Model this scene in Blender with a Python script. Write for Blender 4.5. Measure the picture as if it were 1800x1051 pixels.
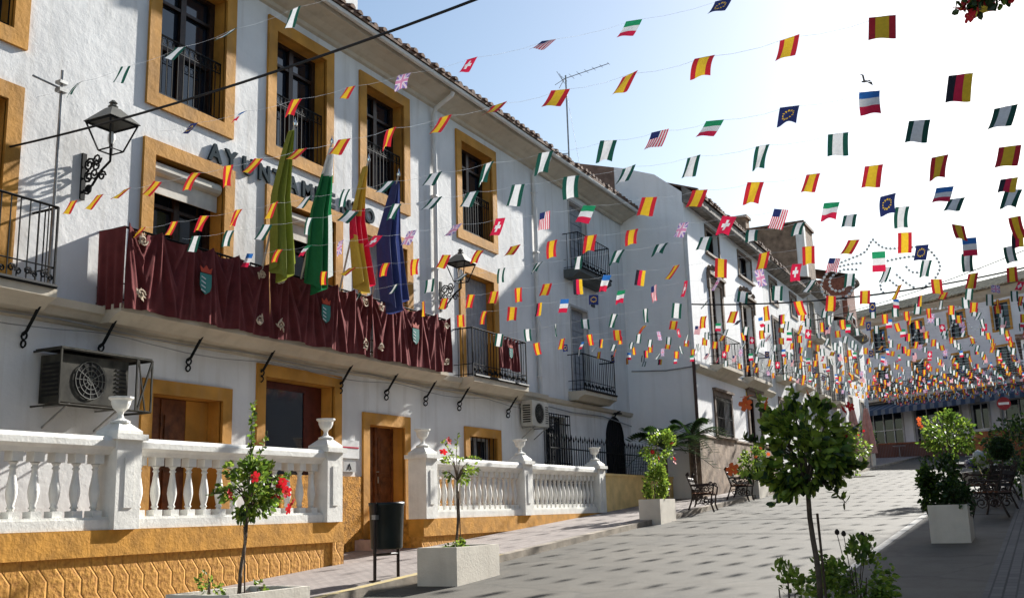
import bpy, math, random
from mathutils import Matrix, Vector, Euler
random.seed(7)
C = bpy.context.scene
for o in list(bpy.data.objects): bpy.data.objects.remove(o)
R_ = math.radians
# ------------------------------------------------------------------ camera
cam = bpy.data.objects.new('camera', bpy.data.cameras.new('camera')); C.collection.objects.link(cam)
M3 = Matrix(((0.46176921, -0.16715083, -0.87110837), (-0.88654126, -0.11855824, -0.44720078), (-0.02852709, 0.97877707, -0.20293265)))
cam.matrix_world = M3.to_4x4()
cam.data.sensor_width = 36; cam.data.lens = 36.22; cam.data.clip_start = .05; cam.data.clip_end = 3000
C.camera = cam
# ------------------------------------------------------------------ light
SUN = Vector((5.3, -1.15, 3.0)).normalized()
elev = math.asin(SUN.z); azim = math.atan2(SUN.x, SUN.y)
w = bpy.data.worlds.new('World'); C.world = w; w.use_nodes = True
nt = w.node_tree; bg = nt.nodes['Background']
sky = nt.nodes.new('ShaderNodeTexSky'); sky.sky_type = 'NISHITA'; sky.sun_disc = False
sky.sun_elevation = elev; sky.sun_rotation = azim; sky.air_density = 1.4; sky.dust_density = 1.5; sky.ozone_density = 2.2; sky.altitude = 400
nt.links.new(sky.outputs[0], bg.inputs[0]); bg.inputs[1].default_value = .068
sl = bpy.data.lights.new('sun', 'SUN'); sl.energy = 5.0; sl.angle = R_(.9); sl.color = (1, .97, .91)
so = bpy.data.objects.new('sun', sl); C.collection.objects.link(so); so.rotation_euler = SUN.to_track_quat('Z', 'Y').to_euler(); so.location = (0, 0, 60)
C.view_settings.view_transform = 'Standard'; C.view_settings.look = 'None'; C.view_settings.exposure = 1.13; C.view_settings.gamma = 1
# ------------------------------------------------------------------ materials
MATS = {}
def mat(name, col, rough=.8, bump=0, bscale=20, var=.12, vscale=3, metal=0, spec=.3, trans=0, col2=None, sheen=0, stain=0, coat=0):
    if name in MATS: return MATS[name]
    m = bpy.data.materials.new(name); m.use_nodes = True; n = m.node_tree.nodes; l = m.node_tree.links
    b = n['Principled BSDF']; out = n['Material Output']
    b.inputs['Roughness'].default_value = rough; b.inputs['Metallic'].default_value = metal
    b.inputs['Specular IOR Level'].default_value = spec
    if sheen: b.inputs['Sheen Weight'].default_value = sheen
    if coat: b.inputs['Coat Weight'].default_value = coat
    tc = n.new('ShaderNodeTexCoord'); geo = n.new('ShaderNodeNewGeometry')
    no = n.new('ShaderNodeTexNoise'); no.inputs['Scale'].default_value = vscale; no.inputs['Detail'].default_value = 6
    l.new(geo.outputs['Position'], no.inputs['Vector'])
    mx = n.new('ShaderNodeMix'); mx.data_type = 'RGBA'
    c2 = col2 if col2 else tuple(max(0, c * (1 - 2.2 * var)) for c in col)
    c1 = col if col2 else tuple(min(1, c * (1 + .6 * var)) for c in col)
    mx.inputs[6].default_value = (*c1, 1); mx.inputs[7].default_value = (*c2, 1)
    rp = n.new('ShaderNodeMapRange'); rp.inputs[1].default_value = .35; rp.inputs[2].default_value = .7
    l.new(no.outputs[0], rp.inputs[0]); l.new(rp.outputs[0], mx.inputs[0])
    last = mx.outputs[2]
    if stain:      # vertical dirt runs on old plaster
        mp = n.new('ShaderNodeMapping'); mp.inputs['Scale'].default_value = (3.5, 3.5, .25)
        l.new(geo.outputs['Position'], mp.inputs[0])
        n2 = n.new('ShaderNodeTexNoise'); n2.inputs['Scale'].default_value = 1.3; n2.inputs['Detail'].default_value = 8
        l.new(mp.outputs[0], n2.inputs['Vector'])
        r2 = n.new('ShaderNodeMapRange'); r2.inputs[1].default_value = .52; r2.inputs[2].default_value = .8; r2.inputs[4].default_value = stain
        l.new(n2.outputs[0], r2.inputs[0])
        m2 = n.new('ShaderNodeMix'); m2.data_type = 'RGBA'; m2.inputs[7].default_value = (.33, .28, .21, 1)
        l.new(r2.outputs[0], m2.inputs[0]); l.new(last, m2.inputs[6]); last = m2.outputs[2]
    l.new(last, b.inputs['Base Color'])
    if bump:
        nb = n.new('ShaderNodeTexNoise'); nb.inputs['Scale'].default_value = bscale; nb.inputs['Detail'].default_value = 8; nb.inputs['Roughness'].default_value = .65
        l.new(geo.outputs['Position'], nb.inputs['Vector'])
        bu = n.new('ShaderNodeBump'); bu.inputs['Strength'].default_value = min(1, bump); bu.inputs['Distance'].default_value = .02 if bump <= 1 else .05
        l.new(nb.outputs[0], bu.inputs['Height']); l.new(bu.outputs[0], b.inputs['Normal'])
    if trans:
        tr = n.new('ShaderNodeBsdfTranslucent'); l.new(last, tr.inputs[0])
        ms = n.new('ShaderNodeMixShader'); ms.inputs[0].default_value = trans
        l.new(b.outputs[0], ms.inputs[1]); l.new(tr.outputs[0], ms.inputs[2]); l.new(ms.outputs[0], out.inputs[0])
    MATS[name] = m
    return m
PL = mat('white plaster', (.76, .755, .74), .9, .7, 4, .07, .9, stain=.42)
PLC = mat('cornice plaster', (.56, .50, .40), .85, .25, 18, .06, 2, stain=.5)
PLG = mat('grey plaster', (.50, .48, .46), .95, .5, 7, .1, 1.0, stain=.4)
OCH = mat('ochre paint', (.54, .26, .045), .8, .5, 9, .16, 2, stain=.18)
OCR = mat('rough ochre render', (.58, .27, .04), .9, 1.6, 22, .25, 9)
BAL = mat('white cast stone', (.80, .79, .74), .75, .35, 25, .06, 5, stain=.3)
IRON = mat('black wrought iron', (.010, .011, .012), .7, 0, spec=.15)
WOODD = mat('dark varnished wood', (.035, .018, .012), .4, .1, 40, .3, 12)
WOODB = mat('brown door wood', (.16, .055, .018), .45, .15, 30, .25, 8)
WOODG = mat('grey painted shutter', (.30, .31, .33), .7, .1, 30, .1, 6)
STONEB = mat('brown stone', (.20, .14, .10), .7, .4, 12, .25, 4)
GLASS = mat('window glass', (.015, .02, .03), .06, 0, spec=.8)
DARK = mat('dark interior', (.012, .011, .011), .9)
TILE = mat('clay roof tile', (.19, .115, .08), .9, .4, 12, .35, 6)
PIPE = mat('white drain pipe', (.72, .71, .68), .6, .1, 8, .06, 3, stain=.15)
STEEL = mat('weathered steel', (.35, .35, .34), .5, .1, 20, .2, 5, metal=.6)
RUBBLE = mat('brown rubble render', (.25, .175, .125), .95, 1, 9, .25, 2.5)
BRICK = mat('red brick wall', (.24, .10, .07), .95, .7, 15, .2, 5)
ACW = mat('air conditioner casing', (.55, .53, .47), .6, .05, 10, .1, 4)
ACD = mat('old air conditioner casing', (.05, .046, .036), .85, .1, 10, .35, 6)
PLANT = mat('white planter concrete', (.72, .67, .58), .8, .3, 25, .06, 3, stain=.25)
SOIL = mat('dark soil', (.05, .035, .025), 1, 1, 40, .3, 10)
BARK = mat('grey brown bark', (.15, .11, .08), .9, .8, 40, .25, 14)
LEAF1 = mat('leaf green', (.15, .26, .035), .45, 0, var=.4, vscale=14, trans=.5, spec=.5)
LEAF2 = mat('young leaf green', (.32, .43, .06), .45, 0, var=.3, vscale=14, trans=.5, spec=.5)
LEAFD = mat('dark leaf green', (.04, .085, .02), .4, 0, var=.35, vscale=14, trans=.3, spec=.5)
PETR = mat('red petal', (.65, .02, .03), .6, 0, var=.1, trans=.35)
PETO = mat('orange petal', (.85, .17, .05), .6, 0, var=.1, trans=.35)
STAM = mat('yellow stamen', (.8, .6, .1), .6)
BINM = mat('black bin plastic', (.012, .02, .022), .4, .1, 30, .2, 4)
GREYP = mat('grey paint', (.45, .45, .44), .5, 0)
BURG = mat('burgundy drape', (.115, .025, .026), .95, .25, 90, .15, 5, sheen=.3, spec=.1); BURG.node_tree.nodes['Principled BSDF'].inputs['Sheen Tint'].default_value = (.85, .35, .35, 1)
GOLD = mat('cream embroidery', (.62, .50, .36), .7, .3, 60, .2, 20)
SIL = mat('green shield cloth', (.05, .22, .20), .8)
CAB = mat('black cable', (.01, .01, .012), .6)
CORD = mat('clear nylon cord', (.75, .77, .8), .8, 0, trans=.5)
AWN = mat('blue awning cloth', (.04, .07, .13), .8); AWW = mat('pale awning cloth', (.16, .19, .23), .8)
PINKC = mat('faded pink parasol cloth', (.55, .33, .30), .85, .2, 20, .1, 5, trans=.2)
WHITE = mat('white paint', (.75, .75, .74), .6); BLUEC = mat('blue bodywork', (.03, .04, .16), .25, coat=1)
REDP = mat('red sign paint', (.26, .012, .018), .4)
RUBBER = mat('black rubber', (.015, .015, .015), .8); CHROME = mat('chrome', (.7, .7, .7), .15, metal=1)
BULB = mat('clear bulb', (.75, .75, .72), .3)
TERRA = mat('terracotta', (.32, .12, .06), .85, .2, 20, .2, 5)
def fl(name, c): return mat('flag cloth ' + name, c, .75, 0, var=.05, vscale=30, trans=.28)
FRED = fl('red', (.52, .022, .035)); FYEL = fl('yellow', (.78, .50, .03)); FWHI = fl('white', (.78, .79, .80)); FGRN = fl('green', (.012, .075, .055))
FGR2 = fl('bright green', (.02, .28, .12)); FBLU = fl('blue', (.03, .16, .50)); FNAV = fl('navy', (.02, .03, .12)); FBLK = fl('black', (.02, .02, .03))
FCRI = fl('crimson', (.65, .02, .07)); FPIN = fl('pink', (.62, .25, .42)); FPUR = fl('violet', (.25, .16, .42)); FOLI = fl('olive', (.27, .31, .05)); FGOL = fl('gold', (.56, .40, .07))
FBG = fl('deep green', (.02, .20, .075)); FBN = fl('deep navy', (.05, .07, .21))
# tiled / paved materials
def paving(name, c1, c2, mort, sx, sy, bumpd=.004, noise=.25):
    m = bpy.data.materials.new(name); m.use_nodes = True; n = m.node_tree.nodes; l = m.node_tree.links; b = n['Principled BSDF']
    geo = n.new('ShaderNodeNewGeometry'); mp = n.new('ShaderNodeMapping'); mp.inputs['Scale'].default_value = (1 / sx, 1 / sx, 1)
    l.new(geo.outputs['Position'], mp.inputs[0])
    br = n.new('ShaderNodeTexBrick'); br.inputs['Color1'].default_value = (*c1, 1); br.inputs['Color2'].default_value = (*c2, 1); br.inputs['Mortar'].default_value = (*mort, 1)
    br.inputs['Scale'].default_value = 1; br.inputs['Brick Width'].default_value = 1; br.inputs['Row Height'].default_value = sy / sx; br.inputs['Mortar Size'].default_value = .04
    l.new(mp.outputs[0], br.inputs[0])
    no = n.new('ShaderNodeTexNoise'); no.inputs['Scale'].default_value = 1.1; no.inputs['Detail'].default_value = 9; l.new(geo.outputs['Position'], no.inputs['Vector'])
    mx = n.new('ShaderNodeMix'); mx.data_type = 'RGBA'; mx.blend_type = 'MULTIPLY'; mx.inputs[0].default_value = noise * 2
    l.new(br.outputs[0], mx.inputs[6]); l.new(no.outputs[0], mx.inputs[7]); 
    br2 = n.new('ShaderNodeBrightContrast'); br2.inputs[1].default_value = 0.0; l.new(mx.outputs[2], br2.inputs[0]); l.new(br2.outputs[0], b.inputs['Base Color'])
    bu = n.new('ShaderNodeBump'); bu.inputs['Distance'].default_value = bumpd; bu.inputs['Strength'].default_value = .6
    inv = n.new('ShaderNodeMath'); inv.operation = 'SUBTRACT'; inv.inputs[0].default_value = 1; l.new(br.outputs['Fac'], inv.inputs[1]); l.new(inv.outputs[0], bu.inputs['Height'])
    l.new(bu.outputs[0], b.inputs['Normal']); b.inputs['Roughness'].default_value = .85
    return m
PAVE = paving('pinkish paving setts', (.42, .36, .33), (.33, .28, .26), (.18, .16, .15), .2, .1)
PAVG = paving('grey paving setts', (.17, .16, .15), (.12, .115, .11), (.05, .05, .05), .22, .11)
BRKW = paving('brick masonry', (.24, .10, .07), (.20, .085, .06), (.25, .22, .2), .3, .1)
def road_mat():
    m = bpy.data.materials.new('worn pale asphalt'); m.use_nodes = True; n = m.node_tree.nodes; l = m.node_tree.links; b = n['Principled BSDF']
    geo = n.new('ShaderNodeNewGeometry')
    a = n.new('ShaderNodeTexNoise'); a.inputs['Scale'].default_value = .45; a.inputs['Detail'].default_value = 7; l.new(geo.outputs['Position'], a.inputs['Vector'])
    f = n.new('ShaderNodeTexNoise'); f.inputs['Scale'].default_value = 70; f.inputs['Detail'].default_value = 5; l.new(geo.outputs['Position'], f.inputs['Vector'])
    r = n.new('ShaderNodeValToRGB'); r.color_ramp.elements[0].position = .3; r.color_ramp.elements[0].color = (.072, .066, .054, 1); r.color_ramp.elements[1].position = .72; r.color_ramp.elements[1].color = (.114, .103, .083, 1)
    l.new(a.outputs[0], r.inputs[0])
    r2 = n.new('ShaderNodeMapRange'); r2.inputs[1].default_value = .3; r2.inputs[2].default_value = .7; r2.inputs[3].default_value = .72; r2.inputs[4].default_value = 1.15; l.new(f.outputs[0], r2.inputs[0])
    mx = n.new('ShaderNodeMix'); mx.data_type = 'RGBA'; mx.blend_type = 'MULTIPLY'; mx.inputs[0].default_value = 1; l.new(r.outputs[0], mx.inputs[6]); l.new(r2.outputs[0], mx.inputs[7])
    st = n.new('ShaderNodeTexNoise'); st.inputs['Scale'].default_value = 1.9; st.inputs['Detail'].default_value = 10; st.inputs['Roughness'].default_value = .7; st.inputs['Distortion'].default_value = .6; l.new(geo.outputs['Position'], st.inputs['Vector'])
    sr = n.new('ShaderNodeValToRGB'); sr.color_ramp.elements[0].position = .36; sr.color_ramp.elements[0].color = (.74, .70, .64, 1); sr.color_ramp.elements[1].position = .58; sr.color_ramp.elements[1].color = (1.05, 1.03, 1.0, 1); l.new(st.outputs[0], sr.inputs[0])
    ms_ = n.new('ShaderNodeMix'); ms_.data_type = 'RGBA'; ms_.blend_type = 'MULTIPLY'; ms_.inputs[0].default_value = 1; l.new(mx.outputs[2], ms_.inputs[6]); l.new(sr.outputs[0], ms_.inputs[7]); mx = ms_
    v = n.new('ShaderNodeTexVoronoi'); v.feature = 'DISTANCE_TO_EDGE'; v.inputs['Scale'].default_value = .33
    wn = n.new('ShaderNodeTexNoise'); wn.inputs['Scale'].default_value = 2.5; wn.inputs['Detail'].default_value = 4; l.new(geo.outputs['Position'], wn.inputs['Vector'])
    ad = n.new('ShaderNodeMixRGB'); ad.blend_type = 'ADD'; ad.inputs[0].default_value = .5; l.new(geo.outputs['Position'], ad.inputs[1]); l.new(wn.outputs[1], ad.inputs[2]); l.new(ad.outputs[0], v.inputs['Vector'])
    cr = n.new('ShaderNodeMapRange'); cr.inputs[1].default_value = .004; cr.inputs[2].default_value = .02; cr.inputs[3].default_value = .55; cr.inputs[4].default_value = 1; l.new(v.outputs[0], cr.inputs[0])
    m2 = n.new('ShaderNodeMix'); m2.data_type = 'RGBA'; m2.blend_type = 'MULTIPLY'; m2.inputs[0].default_value = .6; l.new(mx.outputs[2], m2.inputs[6]); l.new(cr.outputs[0], m2.inputs[7])
    l.new(m2.outputs[2], b.inputs['Base Color'])
    bu = n.new('ShaderNodeBump'); bu.inputs['Distance'].default_value = .004; bu.inputs['Strength'].default_value = .5; l.new(f.outputs[0], bu.inputs['Height']); l.new(bu.outputs[0], b.inputs['Normal']); b.inputs['Roughness'].default_value = .8
    return m
ROAD = road_mat()
# ------------------------------------------------------------------ mesh helpers
class MB:
    def __init__(s): s.v = []; s.f = []; s.m = []
    def quad(s, a, b, c, d, mi=0):
        i = len(s.v); s.v += [a, b, c, d]; s.f.append((i, i + 1, i + 2, i + 3)); s.m.append(mi)
    def box(s, x0, x1, y0, y1, z0, z1, mi=0):
        i = len(s.v)
        s.v += [(x0, y0, z0), (x1, y0, z0), (x1, y1, z0), (x0, y1, z0), (x0, y0, z1), (x1, y0, z1), (x1, y1, z1), (x0, y1, z1)]
        for f in ((0, 3, 2, 1), (4, 5, 6, 7), (0, 1, 5, 4), (1, 2, 6, 5), (2, 3, 7, 6), (3, 0, 4, 7)):
            s.f.append(tuple(i + k for k in f)); s.m.append(mi)
    def obox(s, c, ax, ay, az, mi=0):   # oriented box, half vectors
        c = Vector(c); ax = Vector(ax); ay = Vector(ay); az = Vector(az); i = len(s.v)
        for sz in (-1, 1):
            for sx, sy in ((-1, -1), (1, -1), (1, 1), (-1, 1)): s.v.append(tuple(c + ax * sx + ay * sy + az * sz))
        for f in ((0, 3, 2, 1), (4, 5, 6, 7), (0, 1, 5, 4), (1, 2, 6, 5), (2, 3, 7, 6), (3, 0, 4, 7)):
            s.f.append(tuple(i + k for k in f)); s.m.append(mi)
    def tube(s, pts, r, n=6, mi=0, closed=False, cap=True):
        pts = [Vector(p) for p in pts]; N = len(pts); rr = r if isinstance(r, (list, tuple)) else [r] * N
        base = len(s.v); prev = None
        for k, p in enumerate(pts):
            if closed: t = pts[(k + 1) % N] - pts[k - 1]
            else: t = pts[min(k + 1, N - 1)] - pts[max(k - 1, 0)]
            if t.length < 1e-9: t = Vector((0, 0, 1))
            t.normalize()
            if prev is None: u = t.orthogonal().normalized()
            else:
                u = prev - t * prev.dot(t); u = u.normalized() if u.length > 1e-6 else t.orthogonal().normalized()
            prev = u; v = t.cross(u)
            for j in range(n):
                a = 2 * math.pi * j / n; s.v.append(tuple(p + (u * math.cos(a) + v * math.sin(a)) * rr[k]))
        K = N if closed else N - 1
        for k in range(K):
            for j in range(n):
                a = base + k * n + j; b = base + k * n + (j + 1) % n; k2 = (k + 1) % N
                s.f.append((a, b, base + k2 * n + (j + 1) % n, base + k2 * n + j)); s.m.append(mi)
        if cap and not closed:
            s.f.append(tuple(base + j for j in range(n))[::-1]); s.m.append(mi)
            s.f.append(tuple(base + (N - 1) * n + j for j in range(n))); s.m.append(mi)
    def lathe(s, prof, cx, cy, cz, n=12, mi=0):   # prof [(r,z)]
        base = len(s.v); N = len(prof)
        for r, z in prof:
            for j in range(n):
                a = 2 * math.pi * j / n; s.v.append((cx + r * math.cos(a), cy + r * math.sin(a), cz + z))
        for k in range(N - 1):
            for j in range(n):
                s.f.append((base + k * n + j, base + k * n + (j + 1) % n, base + (k + 1) * n + (j + 1) % n, base + (k + 1) * n + j)); s.m.append(mi)
        s.f.append(tuple(base + j for j in range(n))[::-1]); s.m.append(mi)
        s.f.append(tuple(base + (N - 1) * n + j for j in range(n))); s.m.append(mi)
    def extr(s, prof, x0, x1, mi=0):   # profile (y,z) closed polygon, extruded along x
        n = len(prof); b = len(s.v)
        s.v += [(x0, y, z) for y, z in prof] + [(x1, y, z) for y, z in prof]
        for k in range(n):
            s.f.append((b + k, b + (k + 1) % n, b + n + (k + 1) % n, b + n + k)); s.m.append(mi)
        s.f.append(tuple(b + k for k in range(n))[::-1]); s.m.append(mi)
        s.f.append(tuple(b + n + k for k in range(n))); s.m.append(mi)
    def build(s, name, mats, parent=None, smooth=False, world=True):
        if not isinstance(mats, (list, tuple)): mats = [mats]
        off = Vector((0, 0, 0))
        if parent is not None and world:
            p = parent
            while p is not None: off += p.location; p = p.parent
        me = bpy.data.meshes.new(name)
        me.from_pydata([(a[0] - off.x, a[1] - off.y, a[2] - off.z) for a in s.v], [], s.f)
        for m in mats: me.materials.append(m)
        if len(mats) > 1: me.polygons.foreach_set('material_index', s.m)
        if smooth: me.polygons.foreach_set('use_smooth', [True] * len(me.polygons))
        me.update()
        import bmesh
        if not name.startswith(('flag', 'crown', 'foliage', 'leaf', 'frond', 'drape', 'flower')):
            bm = bmesh.new(); bm.from_mesh(me); bmesh.ops.recalc_face_normals(bm, faces=bm.faces); bm.to_mesh(me); bm.free()
        o = bpy.data.objects.new(name, me); C.collection.objects.link(o)
        if parent is not None: o.parent = parent
        return o
def tag(o, label=None, cat=None, group=None, kind=None):
    if label: o['label'] = label
    if cat: o['category'] = cat
    if group: o['group'] = group
    if kind: o['kind'] = kind
    return o
def thing(name, loc, label, cat, group=None, rz=0):
    o = bpy.data.objects.new(name, None); C.collection.objects.link(o); o.location = loc; o.rotation_euler = (0, 0, rz); o.empty_display_size = .2
    return tag(o, label, cat, group)
def copy_tree(o, parent=None):
    c = o.copy(); C.collection.objects.link(c)
    if parent is not None: c.parent = parent
    for ch in list(o.children): copy_tree(ch, c)
    return c
def gz(x): return -1.6 + .06 * max(-8., min(74., x))
def wall(mb, x0, x1, z0, z1, y, holes, depth=.3, mi=0, rmi=0):   # wall in plane y with rectangular openings and reveals
    xs = sorted({x0, x1, *[h[0] for h in holes], *[h[1] for h in holes]}); zs = sorted({z0, z1, *[h[2] for h in holes], *[h[3] for h in holes]})
    xs = [x for x in xs if x0 <= x <= x1]; zs = [z for z in zs if z0 <= z <= z1]
    for i in range(len(xs) - 1):
        for j in range(len(zs) - 1):
            cx = (xs[i] + xs[i + 1]) / 2; cz = (zs[j] + zs[j + 1]) / 2
            if any(h[0] < cx < h[1] and h[2] < cz < h[3] for h in holes): continue
            mb.quad((xs[i], y, zs[j]), (xs[i + 1], y, zs[j]), (xs[i + 1], y, zs[j + 1]), (xs[i], y, zs[j + 1]), mi)
    for a, b, c, d in holes:
        Y = y + depth
        mb.quad((a, y, c), (a, Y, c), (a, Y, d), (a, y, d), rmi); mb.quad((b, y, c), (b, Y, c), (b, Y, d), (b, y, d), rmi)
        mb.quad((a, y, c), (b, y, c), (b, Y, c), (a, Y, c), rmi); mb.quad((a, y, d), (b, y, d), (b, Y, d), (a, Y, d), rmi)
def band(mb, x0, x1, z0, z1, y, bw, proud=.045, bottom=True, mi=0):  # surround around opening x0..x1,z0..z1 (outer)
    mb.box(x0, x0 + bw, y - proud, y + .02, z0, z1, mi); mb.box(x1 - bw, x1, y - proud, y + .02, z0, z1, mi)
    mb.box(x0 + bw, x1 - bw, y - proud, y + .02, z1 - bw, z1, mi)
    if bottom: mb.box(x0 + bw, x1 - bw, y - proud, y + .02, z0, z0 + bw, mi)
def scroll(mb, c, r, ux, uz, turns=1.4, rad=.008, a0=0, n=12, sgn=1, nn=4):
    c = Vector(c); ux = Vector(ux); uz = Vector(uz); pts = []
    for k in range(n + 1):
        t = k / n; a = a0 + sgn * turns * 2 * math.pi * t; q = r * (1 - .75 * t)
        pts.append(c + ux * (q * math.cos(a)) + uz * (q * math.sin(a)))
    mb.tube(pts, rad, nn, cap=False)
# ------------------------------------------------------------------ setting
def slopestrip(name, x0, x1, y0, y1, dz, m, thick=0, kind='structure', step=4):
    mb = MB(); xs = []; x = x0
    while x < x1: xs.append(x); x += step
    xs.append(x1)
    for bp in (-8., 74.):
        if x0 < bp < x1: xs.append(bp)
    xs = sorted(set(xs))
    for a, b in zip(xs, xs[1:]):
        mb.quad((a, y0, gz(a) + dz), (b, y0, gz(b) + dz), (b, y1, gz(b) + dz), (a, y1, gz(a) + dz))
        if thick:
            for yy in (y0, y1): mb.quad((a, yy, gz(a) + dz - thick), (b, yy, gz(b) + dz - thick), (b, yy, gz(b) + dz), (a, yy, gz(a) + dz))
    if thick:
        for xx in (x0, x1): mb.quad((xx, y0, gz(xx) + dz - thick), (xx, y1, gz(xx) + dz - thick), (xx, y1, gz(xx) + dz), (xx, y0, gz(xx) + dz))
    o = mb.build(name, m); tag(o, kind=kind); return o
GND = mat('dry ground', (.30, .27, .22), .95, .5, 3, .2, .5)
mb = MB(); gx = [-400, -60, -8, 20, 50, 74, 120, 400]; gy = [-400, -60, -12, 20, 60, 400]
for i in range(len(gx) - 1):
    for j in range(len(gy) - 1):
        a, b, c, d = gx[i], gx[i + 1], gy[j], gy[j + 1]
        mb.quad((a, c, gz(a) - .03), (b, c, gz(b) - .03), (b, d, gz(b) - .03), (a, d, gz(a) - .03))
tag(mb.build('ground', GND), kind='structure')
slopestrip('road', -20, 73.2, .70, 7.74, 0, ROAD)
slopestrip('pavement', -20, 73.2, 7.86, 11.6, .10, PAVE)
slopestrip('kerb', -20, 73.2, 7.70, 7.86, .104, mat('pale kerb stone', (.36, .31, .25), .85, .4, 20, .2, 3), .16)
slopestrip('pavement_right', -20, 73.2, -1.62, .56, .10, PAVG)
slopestrip('kerb_right', -20, 73.2, .56, .72, .104, PAVG, .16)
slopestrip('kerb_marking', 6, 14.5, 7.705, 7.855, .108, mat('worn yellow kerb paint', (.56, .44, .18), .8, .3, 30, .3, 8, col2=(.36, .31, .24)))
slopestrip('road_marking', 4, 70, 2.30, 2.42, .004, mat('worn white line paint', (.52, .50, .46), .8, .2, 30, .2, 5))
slopestrip('plaza', 73.2, 130, -40, 60, .004, PAVE, step=10)
# road joint line across the street
mb = MB(); mb.box(21.9, 21.94, .72, 7.7, gz(21.92) + .001, gz(21.92) + .0045)
tag(mb.build('road_joint', mat('tar joint', (.05, .05, .05), .9)), kind='structure')

# ------------------------------------------------------------------ window helpers
Y0 = 11.2
def sash(parent, x0, x1, z0, z1, y, leaves=2, wood=WOODD, rows=(.45,), panel=0):
    f = MB(); fw = .06
    f.box(x0, x0 + fw, y, y + .06, z0, z1); f.box(x1 - fw, x1, y, y + .06, z0, z1); f.box(x0 + fw, x1 - fw, y, y + .06, z1 - fw, z1); f.box(x0 + fw, x1 - fw, y, y + .06, z0, z0 + fw)
    wd = (x1 - x0 - 2 * fw) / leaves
    for k in range(leaves):
        a = x0 + fw + k * wd; b = a + wd
        for q in (a, b - .055): f.box(q, q + .055, y - .012, y + .045, z0 + fw, z1 - fw)
        if panel: f.box(a + .055, b - .055, y + .01, y + .04, z0 + fw, z0 + panel)
        for r in rows:
            zz = z0 + (z1 - z0) * r; f.box(a + .055, b - .055, y - .005, y + .04, zz, zz + .05)
    f.build('sash', wood, parent)
    g = MB(); g.box(x0 + .02, x1 - .02, y + .064, y + .074, z0 + .02, z1 - .02); g.build('pane', GLASS, parent)
def railing_flat(parent, x0, x1, z0, h, y, name='railing'):
    r = MB(); r.tube([(x0, y, z0 + h), (x1, y, z0 + h)], .016, 4); r.tube([(x0, y, z0 + h - .16), (x1, y, z0 + h - .16)], .010, 4); r.tube([(x0, y, z0 + .06), (x1, y, z0 + .06)], .012, 4)
    n = int((x1 - x0) / .11)
    for k in range(n + 1):
        x = x0 + (x1 - x0) * k / n; r.tube([(x, y, z0), (x, y, z0 + h)], .009, 4)
    for k in range(n):
        x = x0 + (x1 - x0) * (k + .5) / n; r.tube([(x + .04 * math.cos(a), y, z0 + h - .08 + .05 * math.sin(a)) for a in [i * math.pi / 4 for i in range(8)]], .006, 3, closed=True)
    return r.build(name, IRON, parent)
# ------------------------------------------------------------------ town hall
hall = thing('town_hall', (12, Y0, gz(12)), 'white town hall with ochre window surrounds, long draped balcony and tiled eaves', 'building')
UP = [(6.35, 8.2), (10.2, 12.03), (12.83, 14.67), (15.5, 17.27), (19.2, 21.1)]
LO = [(6.35, 8.2), (10.2, 12.09), (12.85, 14.97), (15.5, 17.35), (19.25, 21.05)]
BW = .22
holes = [(a + BW, b - BW, 6.04 + BW, 8.6 - BW) for a, b in UP] + [(a + BW, b - BW, 2.87, 5.52 - BW) for a, b in LO]
D1 = (10.36, 12.16, -.06, 2.0); D2 = (12.73, 14.96, -.06, 2.48); D3 = (15.62, 17.2, gz(16.4) + .24, 1.90); SQ = (19.36, 21.0, .95, 1.86)
holes += [(D1[0] + .2, D1[1] - .2, D1[2], D1[3] - .2), (D2[0] + .2, D2[1] - .2, D2[2], D2[3] - .2), (D3[0] + .2, D3[1] - .2, D3[2], D3[3] - .22), (SQ[0] + .2, SQ[1] - .2, SQ[2] + .2, SQ[3] - .2)]
mb = MB(); wall(mb, 1.5, 23.2, -1.7, 9.2, Y0, holes, .34, 0, 1)
mb.quad((1.5, Y0, -1.7), (1.5, 20, -1.7), (1.5, 20, 9.2), (1.5, Y0, 9.2)); mb.quad((23.2, Y0 + .01, -1.7), (23.2, 20, -1.7), (23.2, 20, 9.2), (23.2, Y0 + .01, 9.2)); mb.quad((1.5, 20, -1.7), (23.2, 20, -1.7), (23.2, 20, 9.2), (1.5, 20, 9.2))
mb.box(2, 23, Y0 + 1.6, Y0 + 1.65, -1.7, 9)   # back partition keeps rooms dark
mb.build('wall', [PL, OCH], hall)
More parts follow.
